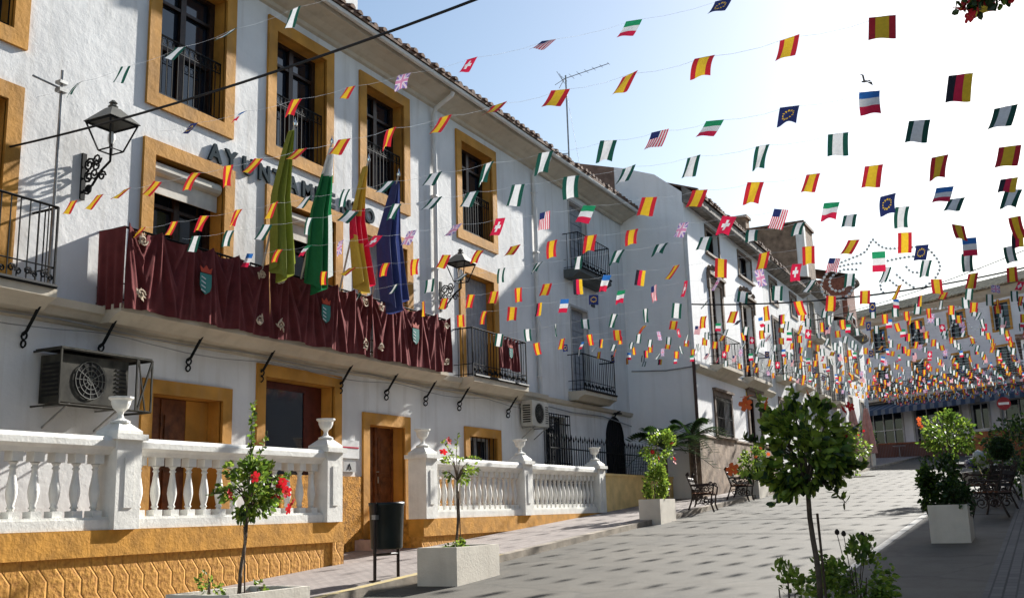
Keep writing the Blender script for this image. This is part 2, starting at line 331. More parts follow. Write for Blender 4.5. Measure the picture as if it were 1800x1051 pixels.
# cornice + gutter + roof
mb = MB(); mb.extr([(Y0, 8.76), (Y0 - .06, 8.78), (Y0 - .08, 8.84), (Y0 - .16, 8.87), (Y0 - .26, 8.93), (Y0 - .40, 8.99), (Y0 - .50, 9.02), (Y0 - .52, 9.10), (Y0, 9.12)], 1.5, 29.48)
mb.build('cornice', PLC, hall)
mb = MB(); mb.tube([(1.5, Y0 - .60, 9.10), (29.4, Y0 - .60, 9.10)], .055, 8); mb.build('gutter', PIPE, hall)
def tiled_roof(parent, x0, x1, ye, ze, yr, zr, step=.27, name='roof'):
    mb = MB(); d = Vector((0, yr - ye, zr - ze)); 
    mb.quad((x0, ye, ze), (x1, ye, ze), (x1, yr, zr), (x0, yr, zr)); mb.quad((x0, ye, ze - .05), (x1, ye, ze - .05), (x1, yr, zr - .05), (x0, yr, zr - .05)); mb.quad((x0, ye, ze - .05), (x1, ye, ze - .05), (x1, ye, ze), (x0, ye, ze))
    n = int((x1 - x0) / step); m = 7
    rnd = random.Random(3)
    for k in range(n):
        x = x0 + step * (k + .5); e = rnd.uniform(-.05, .02); r = rnd.uniform(.075, .09); h0 = rnd.uniform(-.01, .02)
        segs = 3; base = len(mb.v)
        for sgi in range(segs + 1):
            t = sgi / segs; p = (x, ye + e + (yr - ye) * t, ze + (zr - ze) * t + h0)
            for j in range(m):
                a = math.pi * j / (m - 1); mb.v.append((p[0] + r * math.cos(a), p[1], p[2] + r * math.sin(a)))
        for sgi in range(segs):
            for j in range(m - 1):
                a = base + sgi * m + j; mb.f.append((a, a + 1, a + m + 1, a + m)); mb.m.append(0)
        mb.f.append(tuple(base + j for j in range(m))); mb.m.append(0)
    return mb.build(name, TILE, parent)
tiled_roof(hall, 1.5, 23.2, Y0 - .68, 9.19, 15.5, 10.75)
mb = MB(); mb.quad((1.5, 15.5, 10.75), (23.2, 15.5, 10.75), (23.2, 20, 9.2), (1.5, 20, 9.2)); mb.quad((1.5, Y0, 9.1), (1.5, 15.5, 10.7), (1.5, 20, 9.15), (1.5, Y0, 9.1)); mb.build('rear_roof', TILE, hall)
mb = MB(); mb.box(14, 17.95, 13, 17, 9.2, 12.6); mb.box(13.9, 18.05, 12.9, 17.1, 12.6, 12.75); mb.build('stair_tower', PL, hall)
# upper windows
for i, (a, b) in enumerate(UP):
    f = MB(); band(f, a, b, 6.04, 8.6, Y0, BW); wn = f.build('window', OCH, hall)
    sash(wn, a + BW, b - BW, 6.26, 8.38, Y0 + .24, 2, WOODD, (.42, .78))
    railing_flat(wn, a + BW + .01, b - BW - .01, 6.27, 1.0, Y0 + .07)
for i, (a, b) in enumerate(LO):
    f = MB(); band(f, a, b, 2.89, 5.52, Y0, BW, bottom=False); wn = f.build('balcony_door', OCH, hall)
    sash(wn, a + BW, b - BW, 2.89, 5.30, Y0 + .26, 2, WOODD, (.35, .72), panel=.6)
    s_ = MB()
    if i in (1, 2):
        s_.tube([(a + BW + .02, Y0 + .11, 5.15), (b - BW - .02, Y0 + .11, 5.15)], .105, 12); s_.box(a + BW + .03, b - BW - .03, Y0 + .10, Y0 + .12, 4.78, 5.1); s_.build('rolled_blind', mat('cream blind canvas', (.66, .62, .54), .8, .1, 20, .1, 4), wn)
    if i in (3, 4):
        for k in range(9):
            xx = a + BW + .01 + k * (b - a - 2 * BW - .02) / 9; s_.box(xx, xx + (b - a - 2 * BW) / 9 - .012, Y0 + .17, Y0 + .20, 2.9, 5.28)
        s_.build('shutter', WOODG, wn)
# ground floor openings
f = MB(); band(f, *D1[:2], D1[2], D1[3], Y0, .2, bottom=False); d = f.build('doorway', OCH, hall)
f = MB(); f.box(10.57, 11.5, Y0 + .27, Y0 + .33, -.05, 1.79); f.box(11.0, 11.03, Y0 + .25, Y0 + .27, -.02, 1.77)
for z in (.15, .95): f.box(10.64, 10.95, Y0 + .25, Y0 + .27, z, z + .6); f.box(11.08, 11.42, Y0 + .25, Y0 + .27, z, z + .6)
f.build('door', WOODB, d)
f = MB(); f.box(11.5, 11.95, Y0 + .26, Y0 + .34, -.05, 1.79); f.build('side_panel', OCH, d)
f = MB(); band(f, *D2[:2], D2[2], D2[3], Y0, .2, bottom=False); d = f.build('doorway', OCH, hall)
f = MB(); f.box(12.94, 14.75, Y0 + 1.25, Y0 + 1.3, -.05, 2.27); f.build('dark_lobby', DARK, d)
f = MB(); f.box(14.28, 14.75, Y0 + .26, Y0 + .32, -.05, 2.27); f.box(12.94, 13.0, Y0 + .26, Y0 + .32, -.05, 2.27); f.box(13.0, 14.28, Y0 + .26, Y0 + .32, 2.15, 2.27); f.build('door', mat('mahogany door', (.10, .022, .014), .4, .1, 30, .2, 8), d)
f = MB(); f.box(13.0, 14.28, Y0 + .28, Y0 + .29, .0, 2.15); f.build('pane', GLASS, d)
f = MB(); f.box(D3[0], D3[0] + .2, Y0 - .045, Y0 + .02, D3[2] - .12, D3[3]); f.box(D3[1] - .2, D3[1], Y0 - .045, Y0 + .02, D3[2] - .12, D3[3]); f.box(D3[0] + .2, D3[1] - .2, Y0 - .045, Y0 + .02, D3[3] - .22, D3[3]); d = f.build('doorway', OCH, hall)
f = MB(); x0, x1, z0, z1 = D3[0] + .2, D3[1] - .2, D3[2], D3[3] - .22
f.box(x0, x1, Y0 + .27, Y0 + .31, z0, z1)
for k in range(2):
    a = x0 + .04 + k * (x1 - x0) / 2; b = a + (x1 - x0) / 2 - .08
    f.box(a - .035, a, Y0 + .235, Y0 + .27, z0, z1); f.box(b, b + .035, Y0 + .235, Y0 + .27, z0, z1)
    for zz, hh in ((z0 + .12, .55), (z0 + .78, .25), (z0 + 1.14, .72)):
        f.box(a + .06, b - .06, Y0 + .25, Y0 + .27, zz, zz + hh); f.box(a + .11, b - .11, Y0 + .238, Y0 + .25, zz + .05, zz + hh - .05)
dd = f.build('door', WOODB, d)
f = MB(); f.tube([(x0 + .62, Y0 + .21, z0 + 1.0), (x0 + .62, Y0 + .21, z0 + 1.12)], .015, 6); f.lathe([(.0, 0), (.03, .005), (.03, .02)], x0 + .62, Y0 + .22, z0 + 1.2, 8); f.build('handle', STEEL, dd)
f = MB(); band(f, *SQ[:2], SQ[2], SQ[3], Y0, .2); d = f.build('window', OCH, hall); sash(d, SQ[0] + .2, SQ[1] - .2, SQ[2] + .2, SQ[3] - .2, Y0 + .2, 2, WOODG, ())
f = MB()
for k in range(7):
    xx = SQ[0] + .26 + k * .19; f.tube([(xx, Y0 + .04, SQ[2] + .2), (xx, Y0 + .04, SQ[3] - .2)], .011, 4)
f.build('grille', IRON, d)
# ochre dado either side of the street door and along the terrace
mb = MB(); zt = .72
mb.box(13.35, D3[0], Y0 - .03, Y0 + .01, -1.0, zt); mb.box(D3[1], 19.0, Y0 - .03, Y0 + .01, -.95, zt)
mb.box(1.5, 13.35, Y0 - .03, Y0 + .01, -.06, .0); mb.build('dado', OCR, hall)
# first-floor string course, balcony slabs and brackets
mb = MB(); mb.extr([(Y0, 2.55), (Y0 - .05, 2.56), (Y0 - .07, 2.62), (Y0 - .13, 2.64), (Y0 - .17, 2.72), (Y0 - .22, 2.74), (Y0 - .24, 2.84), (Y0, 2.86)], 1.5, 23.2); mb.build('string_course', PLC, hall)
def iron_bracket(mb, x, y0=Y0, y1=Y0 - .43, z0=2.34, z1=2.80):
    mb.tube([(x, y0 - .03, z0), (x, y0 - .10, z0 + .04), (x, y1 + .03, z1 - .05), (x, y1, z1)], .022, 5)
    for c, r in (((x, y0 - .06, z0 - .02), .05), ((x, y0 - .05, z0 - .12), .045), ((x, y1 + .05, z1 - .04), .04)):
        mb.tube([(c[0], c[1] + r * math.cos(a), c[2] + r * math.sin(a)) for a in [i * math.pi / 4 for i in range(8)]], .014, 4, closed=True)
def balcony(bld, x0, x1, z, yw, yf, brk=(), h=1.05, scrolls=True, post=None, slabmat=PLC, name='balcony'):
    s = MB(); s.extr([(yw, z - .24), (yf + .22, z - .24), (yf + .14, z - .17), (yf + .06, z - .13), (yf, z - .11), (yf, z - .005), (yw, z)], x0, x1)
    b = s.build(name, slabmat, bld)
    r = MB(); yy = yf + .035; xa, xb = x0 + .03, x1 - .03
    for zz, rr in ((z + h, .018), (z + .27, .010), (z + .05, .012)): r.tube([(xa, yw, zz), (xa, yy, zz), (xb, yy, zz), (xb, yw, zz)], rr, 4)
    n = max(2, int((xb - xa) / .13))
    for k in range(n + 1):
        x = xa + (xb - xa) * k / n; r.tube([(x, yy, z), (x, yy, z + h)], .009 if 0 < k < n else .016, 4)
    for k in range(1, 4):
        for x in (xa, xb): y = yy + (yw - yy) * k / 4; r.tube([(x, y, z), (x, y, z + h)], .009, 4)
    if scrolls:
        n = max(2, int((xb - xa) / .22))
        for k in range(n):
            x = xa + (xb - xa) * (k + .5) / n
            scroll(r, (x - .045, yy, z + .16), .055, (1, 0, 0), (0, 0, 1), 1.3, .013, 0, 9); scroll(r, (x + .05, yy, z + .13), .045, (1, 0, 0), (0, 0, 1), 1.3, .013, math.pi, 9, -1)
        r.tube([(xa, yy - .05, z + .02), (xb, yy - .05, z + .02)], .03, 5)
    r.build('railing', IRON, b)
    for x in brk:
        q = MB(); iron_bracket(q, x, yw, yf + .12, z - .53, z - .08); q.build('bracket', IRON, b)
    return b
YB = Y0 - .51
balcony(hall, 4.2, 8.5, 2.87, Y0, YB, (5.2, 6.9, 8.42))
balcony(hall, 9.5, 17.9, 2.87, Y0, YB, (9.6, 11.2, 12.8, 14.9, 16.35, 17.75), scrolls=False)
balcony(hall, 18.95, 21.55, 2.87, Y0, YB, (19.1, 21.35))
# downpipes
def pipe(parent, x, z0, z1, y=Y0 - .07, r=.05, m=PIPE, top=True):
    p = MB(); pts = [(x, y, z0), (x, y, z1)]
    if top: pts += [(x, y - .05, z1 + .12), (x, Y0 - .52, z1 + .32), (x, Y0 - .56, z1 + .4)]
    p.tube(pts, r, 8)
    z = z0 + .6
    while z < z1: p.box(x - r - .012, x + r + .012, y - r - .008, y + r + .02, z, z + .035); z += 1.6
    return p.build('drain_pipe', m, parent)
pipe(hall, 18.2, 2.9, 8.6); pipe(hall, 23.12, 2.7, 8.6, r=.055)
for zz, sg, rr in ((2.60, .05, .012), (2.52, .09, .009), (2.66, .03, .009)):
    p = MB(); pts = []
    for q in range(60): x = 1.6 + q * .365; pts.append((x, Y0 - .09 - (.02 if q % 2 else 0), zz - sg * abs(math.sin(x * .9 + zz * 9)) ** 1.3))
    p.tube(pts, rr, 4); p.build('wall_cable', mat('grey wall cable', (.3, .3, .3), .7), hall)
# wall posters and house number
th = thing('wall_sign', (14.62, Y0 - .04, 1.0), 'small white notice board with pink line left of the wooden street door', 'sign')
f = MB(); f.box(14.98, 15.5, Y0 - .03, Y0 - .012, 1.04, 1.36); f.build('board', WHITE, th)
f = MB(); f.box(15.0, 15.48, Y0 - .036, Y0 - .03, 1.22, 1.245); f.build('pink_line', FCRI, th)
th = thing('wall_tile', (14.8, Y0 - .04, .8), 'small glazed tile below the notice board left of the wooden street door', 'tile')
f = MB(); f.box(15.02, 15.4, Y0 - .03, Y0 - .012, .80, .98); f.build('plate', GREYP, th)
f = MB(); f.tube([(15.15, Y0 - .035, .84), (15.2, Y0 - .035, .94), (15.25, Y0 - .035, .84)], .008, 4); f.build('mark', IRON, th)
th = thing('wall_tile', (17.5, Y0 - .04, .95), 'small blue and white tile on the wall right of the wooden street door', 'tile')
f = MB(); f.box(17.6, 17.8, Y0 - .03, Y0 - .012, .98, 1.14); f.build('plate', WHITE, th)
f = MB(); f.box(17.64, 17.76, Y0 - .036, Y0 - .03, 1.01, 1.11); f.build('motif', FBLU, th)
# door step
mb = MB(); mb.box(15.35, 17.45, Y0 - .42, Y0 - .045, gz(15) - .1, gz(16.4) + .22); mb.box(15.5, 17.3, Y0 - .045, Y0 + .3, gz(15), gz(16.4) + .235); mb.build('door_step', mat('pink stone step', (.50, .38, .34), .7, .2, 20, .15, 5), hall)
# lettering
let = thing('wall_lettering', (13.6, Y0 - .03, 5.56), 'dark letters AYUNTAMIENTO fixed to the white wall between the window rows', 'lettering')
LET = mat('dark letter metal', (.03, .045, .055), .85, spec=.05)
for k, ch in enumerate('AYUNTAMIENTO'):
    cu = bpy.data.curves.new('t', 'FONT'); cu.body = ch; cu.size = .39; cu.extrude = .02; cu.offset = .014
    to = bpy.data.objects.new('t', cu); C.collection.objects.link(to)
    me = bpy.data.meshes.new_from_object(to.evaluated_get(bpy.context.evaluated_depsgraph_get())); bpy.data.objects.remove(to)
    me.materials.clear(); me.materials.append(LET); o = bpy.data.objects.new('letter', me); C.collection.objects.link(o); o.parent = let
    o.rotation_euler = (math.pi / 2, 0, 0); o.location = (11.50 + k * .378 - let.location.x, -.0, 0)
# ------------------------------------------------------------------ neighbour house (same eaves line)
nb = thing('neighbour_house', (26, Y0, gz(26)), 'plain white house between the town hall and the protruding stone-base house', 'building')
hl = [(25.5, 26.7, 6.5, 8.55), (25.35, 26.5, 3.1, 5.5), (23.4, 24.75, .75, 2.4), (27.5, 28.75, -.1, 2.0)]
mb = MB(); wall(mb, 23.2, 29.5, -.6, 9.2, Y0 + .03, hl, .3); mb.quad((29.5, Y0 + .03, -.6), (29.5, 20, -.6), (29.5, 20, 9.2), (29.5, Y0 + .03, 9.2)); mb.quad((23.2, 20, -.6), (29.5, 20, -.6), (29.5, 20, 9.2), (23.2, 20, 9.2)); mp_ = MB(); mp_.box(23.3, 29.4, Y0 + 1.5, Y0 + 1.55, -.5, 9); mp_.build('inner_wall', PLG, nb)
mb.build('wall', PL, nb)
tiled_roof(nb, 23.2, 29.5, Y0 - .66, 9.17, 15.5, 10.7)
for (a, b, c, d) in hl[:2]:
    f = MB(); band(f, a - .05, b + .05, c, d + .05, Y0 + .03, .06, .02, bottom=False); dd = f.build('balcony_door', PLG, nb)
    f = MB()
    for k in range(16):
        zz = c + .02 + k * (d - c - .04) / 16; f.box(a, b, Y0 + .16 + .01 * (k % 2), Y0 + .2, zz, zz + (d - c) / 16 - .01)
    f.build('roller_shutter', WOODG, dd)
balcony(nb, 25.0, 27.25, 6.45, Y0 + .03, YB + .05, (), 1.0, True, slabmat=mat('dark balcony slab', (.10, .11, .11), .8)); balcony(nb, 25.0, 27.25, 3.12, Y0 + .03, YB + .05, (), .98, True, slabmat=PLC)
for vx, vz in ((25.75, 6.02), (26.95, 5.85)):
    f = MB(); f.box(vx - .13, vx + .13, Y0 + .01, Y0 + .04, vz - .13, vz + .13); f.build('vent', mat('dark vent metal', (.06, .065, .07), .6), nb)
f = MB(); f.box(23.4, 24.75, Y0 + .2, Y0 + .25, .75, 2.4); gw = f.build('window', GLASS, nb)
f = MB()
for k in range(11): f.tube([(23.38 + k * .139, Y0 - .08, .7), (23.38 + k * .139, Y0 - .08, 2.45)], .012, 4)
for zz in (.72, 1.2, 2.2, 2.43): f.tube([(23.38, Y0 + .03, zz), (23.38, Y0 - .08, zz), (24.77, Y0 - .08, zz), (24.77, Y0 + .03, zz)], .014, 4)
f.build('grille', IRON, gw)
f = MB(); f.box(27.5, 28.75, Y0 + .28, Y0 + .3, -.1, 2.65); aw = f.build('arched_door', DARK, nb)
# dark arched infill standing proud as iron gate with round head
f = MB()
N = 14; pts = [(27.5, Y0 + .0, -.1)] + [(28.125 + .63 * math.cos(math.pi - math.pi * k / N), Y0 + .0, 2.0 + .63 * math.sin(math.pi - math.pi * k / N)) for k in range(N + 1)] + [(28.755, Y0 + .0, -.1)]
f.tube(pts, .03, 5)
b0 = len(f.v); f.v += [(p[0], Y0 + .012, p[2]) for p in pts]; f.f.append(tuple(range(b0, b0 + len(pts)))); f.m.append(1)
for k in range(1, 9): x = 27.5 + k * .14; f.tube([(x, Y0 - .02, -.1), (x, Y0 - .02, 2.0 + math.sqrt(max(0, .4 - (x - 28.125) ** 2)))], .01, 4)
f.build('gate', [IRON, DARK], aw)
f = MB(); f.tube([(28.13, Y0 - .02, 2.66), (28.13, Y0 - .1, 2.78), (28.13, Y0 - .2, 2.8)], .02, 5); f.box(28.0, 28.26, Y0 - .2, Y0 + .0, 2.72, 2.76); f.build('gate_finial', IRON, aw)
f = MB(); f.tube([(23.3, Y0 - .03, 2.62), (25, Y0 - .03, 2.56), (27.2, Y0 - .03, 2.6), (29.4, Y0 - .03, 2.45)], .018, 5); f.tube([(23.35, Y0 - .03, 2.62), (23.35, Y0 - .03, 1.2)], .015, 5); f.build('wall_cable', MATS['grey wall cable'], nb)
f = MB(); f.extr([(Y0 + .03, 2.72), (Y0 - .05, 2.75), (Y0 - .08, 2.84), (Y0 + .03, 2.86)], 23.2, 29.5); f.build('string_course', PLC, nb)
# ------------------------------------------------------------------ stone base house (protruding)
YF = 9.15; XS = 29.5
sb = thing('stone_base_house', (34, YF, gz(34)), 'white house with brown stone base, its blank side wall facing the town hall', 'building')
hs = [(31.7, 33.15, 8.12, 9.0), (35.6, 37.4, 8.12, 9.0), (31.8, 33.0, 4.35, 7.1), (35.6, 37.0, 4.35, 7.1), (31.5, 33.2, 2.06, 3.4), (35.5, 37.1, .62, 3.75)]
mb = MB(); wall(mb, XS, 39.0, 0, 9.45, YF, hs, .3)
prof = [(YF, 0), (YF, 9.5), (10.02, 10.23), (11.05, 10.62), (12.85, 11.15), (14.2, 11.4), (19, 9.6), (19, 0)]
for xx in (XS, 39.0):
    b0 = len(mb.v); mb.v += [(xx, y, z) for y, z in prof]; mb.f.append(tuple(range(b0, b0 + len(prof)))); mb.m.append(0)
mb.quad((XS, 19, 0), (39, 19, 0), (39, 19, 9.6), (XS, 19, 9.6)); mb.box(XS + .1, 38.9, YF + 1.5, YF + 1.55, .1, 9.4)
mb.build('wall', mat('aged white plaster', (.90, .89, .88), .9, .4, 6, .025, 1, stain=.14), sb)
mb = MB(); b0 = 0; pr = [(11.35, 9.85), (11.35, 10.70), (12.85, 11.14), (14.0, 11.36), (14.0, 9.9)]
mb.v += [(XS - .02, y, z) for y, z in pr] + [(XS + .0, y, z) for y, z in pr]; k = len(pr); mb.f.append(tuple(range(k))); mb.m.append(0)
for i in range(k): mb.f.append((i, (i + 1) % k, k + (i + 1) % k, k + i)); mb.m.append(0)
mb.build('bare_brick_patch', mat('bare reddish masonry', (.26, .17, .13), .95, .9, 12, .2, 3), sb)
EAV = mat('eave boards and tiles', (.26, .23, .20), .9, .6, 14, .3, 5)
mb = MB(); mb.extr([(YF + .02, 9.18), (YF - .34, 9.12), (YF - .38, 9.2), (YF - .38, 9.42), (YF + .02, 9.72)], XS + .0, 39.0); mb.build('eave', EAV, sb)
tiled_roof(sb, XS, 39.0, YF - .44, 9.5, 14.2, 11.5); 
mb = MB(); mb.quad((XS, 14.2, 11.5), (39, 14.2, 11.5), (39, 19, 9.6), (XS, 19, 9.6)); mb.build('rear_roof', TILE, sb)
mb = MB(); mb.box(XS - .03, 35.5, YF - .05, YF + .3, 0, 2.05); mb.box(37.1, 39.0, YF - .05, YF + .02, 0, 2.05); mb.box(XS - .05, 35.5, YF - .08, YF + .3, 2.05, 2.1); mb.box(37.1, 39.0, YF - .08, YF + .02, 2.05, 2.1); mb.build('stone_base', mat('brown stone cladding', (.36, .27, .20), .8, .8, 9, .3, 2.5), sb)
for i, (a, b, c, d) in enumerate(hs):
    f = MB()
    if i < 2:
        band(f, a - .08, b + .08, c - .08, d, YF, .08, .03); f.box(a - .15, b + .15, YF - .1, YF, c - .14, c - .08); wn = f.build('window', STONEB, sb); sash(wn, a, b, c, d, YF + .18, 2, WOODD, ())
    elif i < 4:
        band(f, a - .18, b + .18, c, d + .18, YF, .18, .05, bottom=False)
        f.box(a - .3, b + .3, YF - .14, YF, d + .2, d + .28); f.extr([(YF, d + .28), (YF - .1, d + .28), (YF - .1, d + .33), (YF, d + .38)], a - .25, b + .25)
        for k in range(5):
            xx = a - .15 + k * (b - a + .3) / 4; f.lathe([(.0, 0), (.09, .04), (.07, .12), (.03, .18), (0, .2)], xx, YF - .06, d + .34 + .1 * math.sin(math.pi * k / 4), 7)
        f.box(a - .3, a - .18, YF - .09, YF, d - .25, d + .2); f.box(b + .18, b + .3, YF - .09, YF, d - .25, d + .2)
        wn = f.build('balcony_door', STONEB, sb); sash(wn, a, b, c, d, YF + .2, 2, WOODD, (.4, .75))
    elif i == 4:
        band(f, a - .16, b + .16, c, d + .16, YF, .16, .05, bottom=False); f.box(a - .22, b + .22, YF - .12, YF, d + .16, d + .24); f.box(a - .25, b + .25, YF - .13, YF, 2.1, 2.16); wn = f.build('window', STONEB, sb); sash(wn, a, b, c + .1, d, YF + .22, 2, WOODD, (.5,))
        g = MB()
        for k in range(12): g.tube([(a + k * (b - a) / 11, YF - .05, c + .1), (a + k * (b - a) / 11, YF - .05, d)], .011, 4)
        for zz in (c + .2, (c + d) / 2, d - .1): g.tube([(a, YF - .05, zz), (b, YF - .05, zz)], .011, 4)
        g.build('grille', IRON, wn)
    else:
        band(f, a - .18, b + .18, c, d + .18, YF, .18, .06, bottom=False); f.box(a - .25, b + .25, YF - .14, YF, d + .18, d + .28); wn = f.build('doorway', STONEB, sb); sash(wn, a, b, c, d, YF + .22, 2, WOODD, (.5,), panel=1.2)
for x0_, x1_ in ((31.2, 33.6), (35.0, 37.6)):
    balcony(sb, x0_, x1_, 4.34, YF, YF - .42, (), .95, False, slabmat=PLC)
f = MB(); f.extr([(YF, 3.95), (YF - .12, 4.0), (YF - .2, 4.1), (YF - .2, 4.16), (YF, 4.18)], XS, 39.0); f.build('string_course', PLC, sb)
f = MB(); f.tube([(XS - .08, YF - .02, 4.4), (XS - .08, YF - .02, 7.9), (XS - .1, YF - .04, 8.2)], .07, 8); f.build('drain_pipe', PIPE, sb)
f = MB(); f.tube([(XS - .06, YF - .03, 2.1), (XS - .06, YF - .03, 4.35)], .05, 8); f.build('lower_drain_pipe', mat('rusty brown pipe', (.10, .06, .05), .7), sb)
f = MB(); f.tube([(XS - .02, 11.1, 4.12), (XS - .03, 10, 4.05), (XS - .03, YF, 4.1)], .018, 5); f.build('wall_cable', MATS['grey wall cable'], sb)
# ------------------------------------------------------------------ more houses up the street
def simple_house(name, label, x0, x1, yf, yb, z0, z1, wm, wins, trim, roof=True, group=None, bal=()):
    t = thing(name, ((x0 + x1) / 2, yf, gz((x0 + x1) / 2)), label, 'building', group)
    m = MB(); hh = [(a, b, c, d) for a, b, c, d in wins]; wall(m, x0, x1, z0, z1, yf, hh, .25)
    for xx in (x0, x1): m.quad((xx, yf, z0), (xx, yb, z0), (xx, yb, z1), (xx, yf, z1))
    m.quad((x0, yb, z0), (x1, yb, z0), (x1, yb, z1), (x0, yb, z1)); m.quad((x0, yf, z1), (x1, yf, z1), (x1, yb, z1), (x0, yb, z1)); m.box(x0 + .1, x1 - .1, yf + 1, yf + 1.05, z0, z1 - .1)
    m.build('wall', wm, t)
    if roof:
        tiled_roof(t, x0, x1, yf - .4, z1 + .05, (yf + yb) / 2, z1 + 1.2); m = MB(); m.quad((x0, (yf + yb) / 2, z1 + 1.2), (x1, (yf + yb) / 2, z1 + 1.2), (x1, yb + .3, z1), (x0, yb + .3, z1)); m.build('rear_roof', TILE, t)
        m = MB(); m.extr([(yf, z1 - .25), (yf - .15, z1 - .18), (yf - .36, z1 - .06), (yf - .36, z1 + .03), (yf, z1 + .03)], x0, x1); m.build('cornice', EAV, t)
    for a, b, c, d in wins:
        f = MB(); band(f, a - .12, b + .12, c - .1, d + .12, yf, .12, .04); wn = f.build('window', trim, t); sash(wn, a, b, c, d, yf + .15, 2, WOODD, (.5,))
    for a, b, z in bal: balcony(t, a, b, z, yf, yf - .45, (), .95, False)
    return t
def rowwins(xs, zs): return [(a, a + 1.1, c, d) for a in xs for c, d in zs]
simple_house('terraced_house', 'narrow white street house with pale pilasters, just beyond the stone-base house', 39.02, 46.5, YF, 18, 0, 9.3, PL, rowwins((40.2, 43.8), ((7.9, 8.8), (5.0, 7.2), (1.9, 4.0))), STONEB, bal=((39.9, 41.6, 4.9), (43.5, 45.2, 4.9)))
simple_house('terraced_house', 'taller grey-white street house with three balconies, farther up the left side of the street', 46.52, 54, YF, 18, 0, 9.9, PLG, rowwins((47.6, 51.2), ((7.6, 9.2), (4.8, 6.9), (2.0, 4.0))), PLC, bal=((47.3, 49.0, 7.5), (51.0, 52.6, 4.8), (47.3, 49.0, 4.8)))
simple_house('terraced_house', 'last white street house on the left before the square', 54.02, 61.9, 9.0, 18, 0, 9.2, PL, rowwins((55.2, 58.8), ((6.6, 8.4), (3.2, 5.4))), PLC, bal=((55, 56.6, 6.5),))
t = simple_house('tall_rear_house', 'tall windowless brown rubble house rising behind the roofs of the street houses', 54.5, 57, 10.4, 18, 0, 14.7, RUBBLE, [], PLC, roof=False)
f = MB(); f.box(54.4, 57.1, 10.3, 18.1, 14.7, 14.85); f.build('parapet', TILE, t)
f = MB(); f.box(54.46, 54.9, 10.36, 10.8, 11.8, 14.6); f.build('corner_strip', PL, t)
f = MB(); f.box(55.2, 56, 13.6, 14.4, 14.85, 15.7); f.box(55.1, 56.1, 13.5, 14.5, 15.7, 15.85); f.build('chimney', RUBBLE, t)
t = simple_house('brick_house', 'unplastered red brick house at the left corner of the square', 63, 66, 9.8, 17, 0, 13.3, BRICK, [(64.0, 65.2, 9, 11), (64.0, 65.2, 5.5, 7.6)], PLG)
f = MB(); f.box(62.9, 63, 10.1, 10.8, 10.6, 12.2); f.build('blocked_window', PLG, t); f = MB(); f.box(62.92, 63, 11.0, 11.6, 8.0, 9.6); f.build('blocked_window', PLG, t)
# ------------------------------------------------------------------ building across the square (rotated)
bgb = thing('square_building', (78, 10.3, 2.84), 'wide grey-white building closing the far street end, with blue awnings below balcony', 'building', rz=R_(54.3))
def loc(mb_, name, mats, parent=bgb, smooth=False): return mb_.build(name, mats, parent, smooth, world=False)
wl = []; HB = 10.3
for k in range(7):
    x = 3.2 - k * 3.4
    if x < -20: break
    wl += [(x - .6, x + .6, 4.75, 6.6), (x - .6, x + .6, 7.7, 9.4)]
gh = [(-1.5, 4.0, .9, 3.4), (-6.4, -2.6, .9, 3.3), (-8.6, -7.3, 0, 3.2), (-13.0, -9.6, .9, 3.2)]
m = MB(); wall(m, -22, 7.5, -.2, HB, 0, wl + gh, -.3)
m.quad((-22, 0, 0), (-22, -9, 0), (-22, -9, HB), (-22, 0, HB)); m.quad((7.5, 0, 0), (7.5, -9, 0), (7.5, -9, HB), (7.5, 0, HB)); m.quad((-22, -9, 0), (7.5, -9, 0), (7.5, -9, HB), (-22, -9, HB)); m.box(-21.9, 7.4, -1.2, -1.15, 0, HB - .1)
loc(m, 'wall', mat('bluish white plaster', (.74, .75, .78), .9, .3, 6, .06, 1, stain=.12))
for (a, b, c, d) in wl + gh:
    big = c < 2
    f = MB()
    for q in ((a - .15, a, .0), (b, b + .15, .0)): f.box(q[0], q[1], -.02, .05, c - .1, d + .15)
    f.box(a, b, -.02, .05, d, d + .15); f.box(a, b, -.02, .05, c - .1, c)
    wn = loc(f, 'shop_window' if big else 'window', GREYP if big else OCH)
    g = MB(); nL = max(2, int((b - a) / .9))
    g.box(a, b, -.2, -.19, c, d); loc(g, 'pane', GLASS, wn)
    g = MB()
    for k in range(nL + 1): x = a + (b - a) * k / nL; g.box(x - .03, x + .03, -.18, -.12, c, d)
    g.box(a, b, -.18, -.13, (c + d) / 2 - .03, (c + d) / 2 + .03); loc(g, 'sash', WHITE if big else WOODD, wn)
for (a, b) in ((-14.5, 2.0),):
    m = MB(); m.box(a, b, 0, .95, 4.15, 4.35); bb = loc(m, 'balcony', PLC)
    m = MB(); m.tube([(a, .9, 5.3), (b, .9, 5.3)], .03, 4); m.tube([(a, .9, 4.5), (b, .9, 4.5)], .02, 4)
    x = a
    while x < b: m.tube([(x, .9, 4.35), (x, .9, 5.3)], .015, 3); x += .16
    loc(m, 'railing', IRON, bb)
m = MB(); m.extr([(.0, 9.7), (.3, 9.9), (.55, 10.2), (.55, 10.35), (0, 10.35)], -22, 7.5); loc(m, 'cornice', PLC)
m = MB()
m.quad((-22.3, .8, 10.35), (7.8, .8, 10.35), (7.8, -4.5, 12.1), (-22.3, -4.5, 12.1)); m.quad((-22.3, -9.6, 10.35), (7.8, -9.6, 10.35), (7.8, -4.5, 12.1), (-22.3, -4.5, 12.1))
for k in range(100):
    x = -22.2 + k * .3; m.tube([(x, .82, 10.38), (x, -4.5, 12.14)], .09, 5)
loc(m, 'roof', mat('yellowish roof tile', (.33, .27, .17), .9, .5, 8, .3, 2))
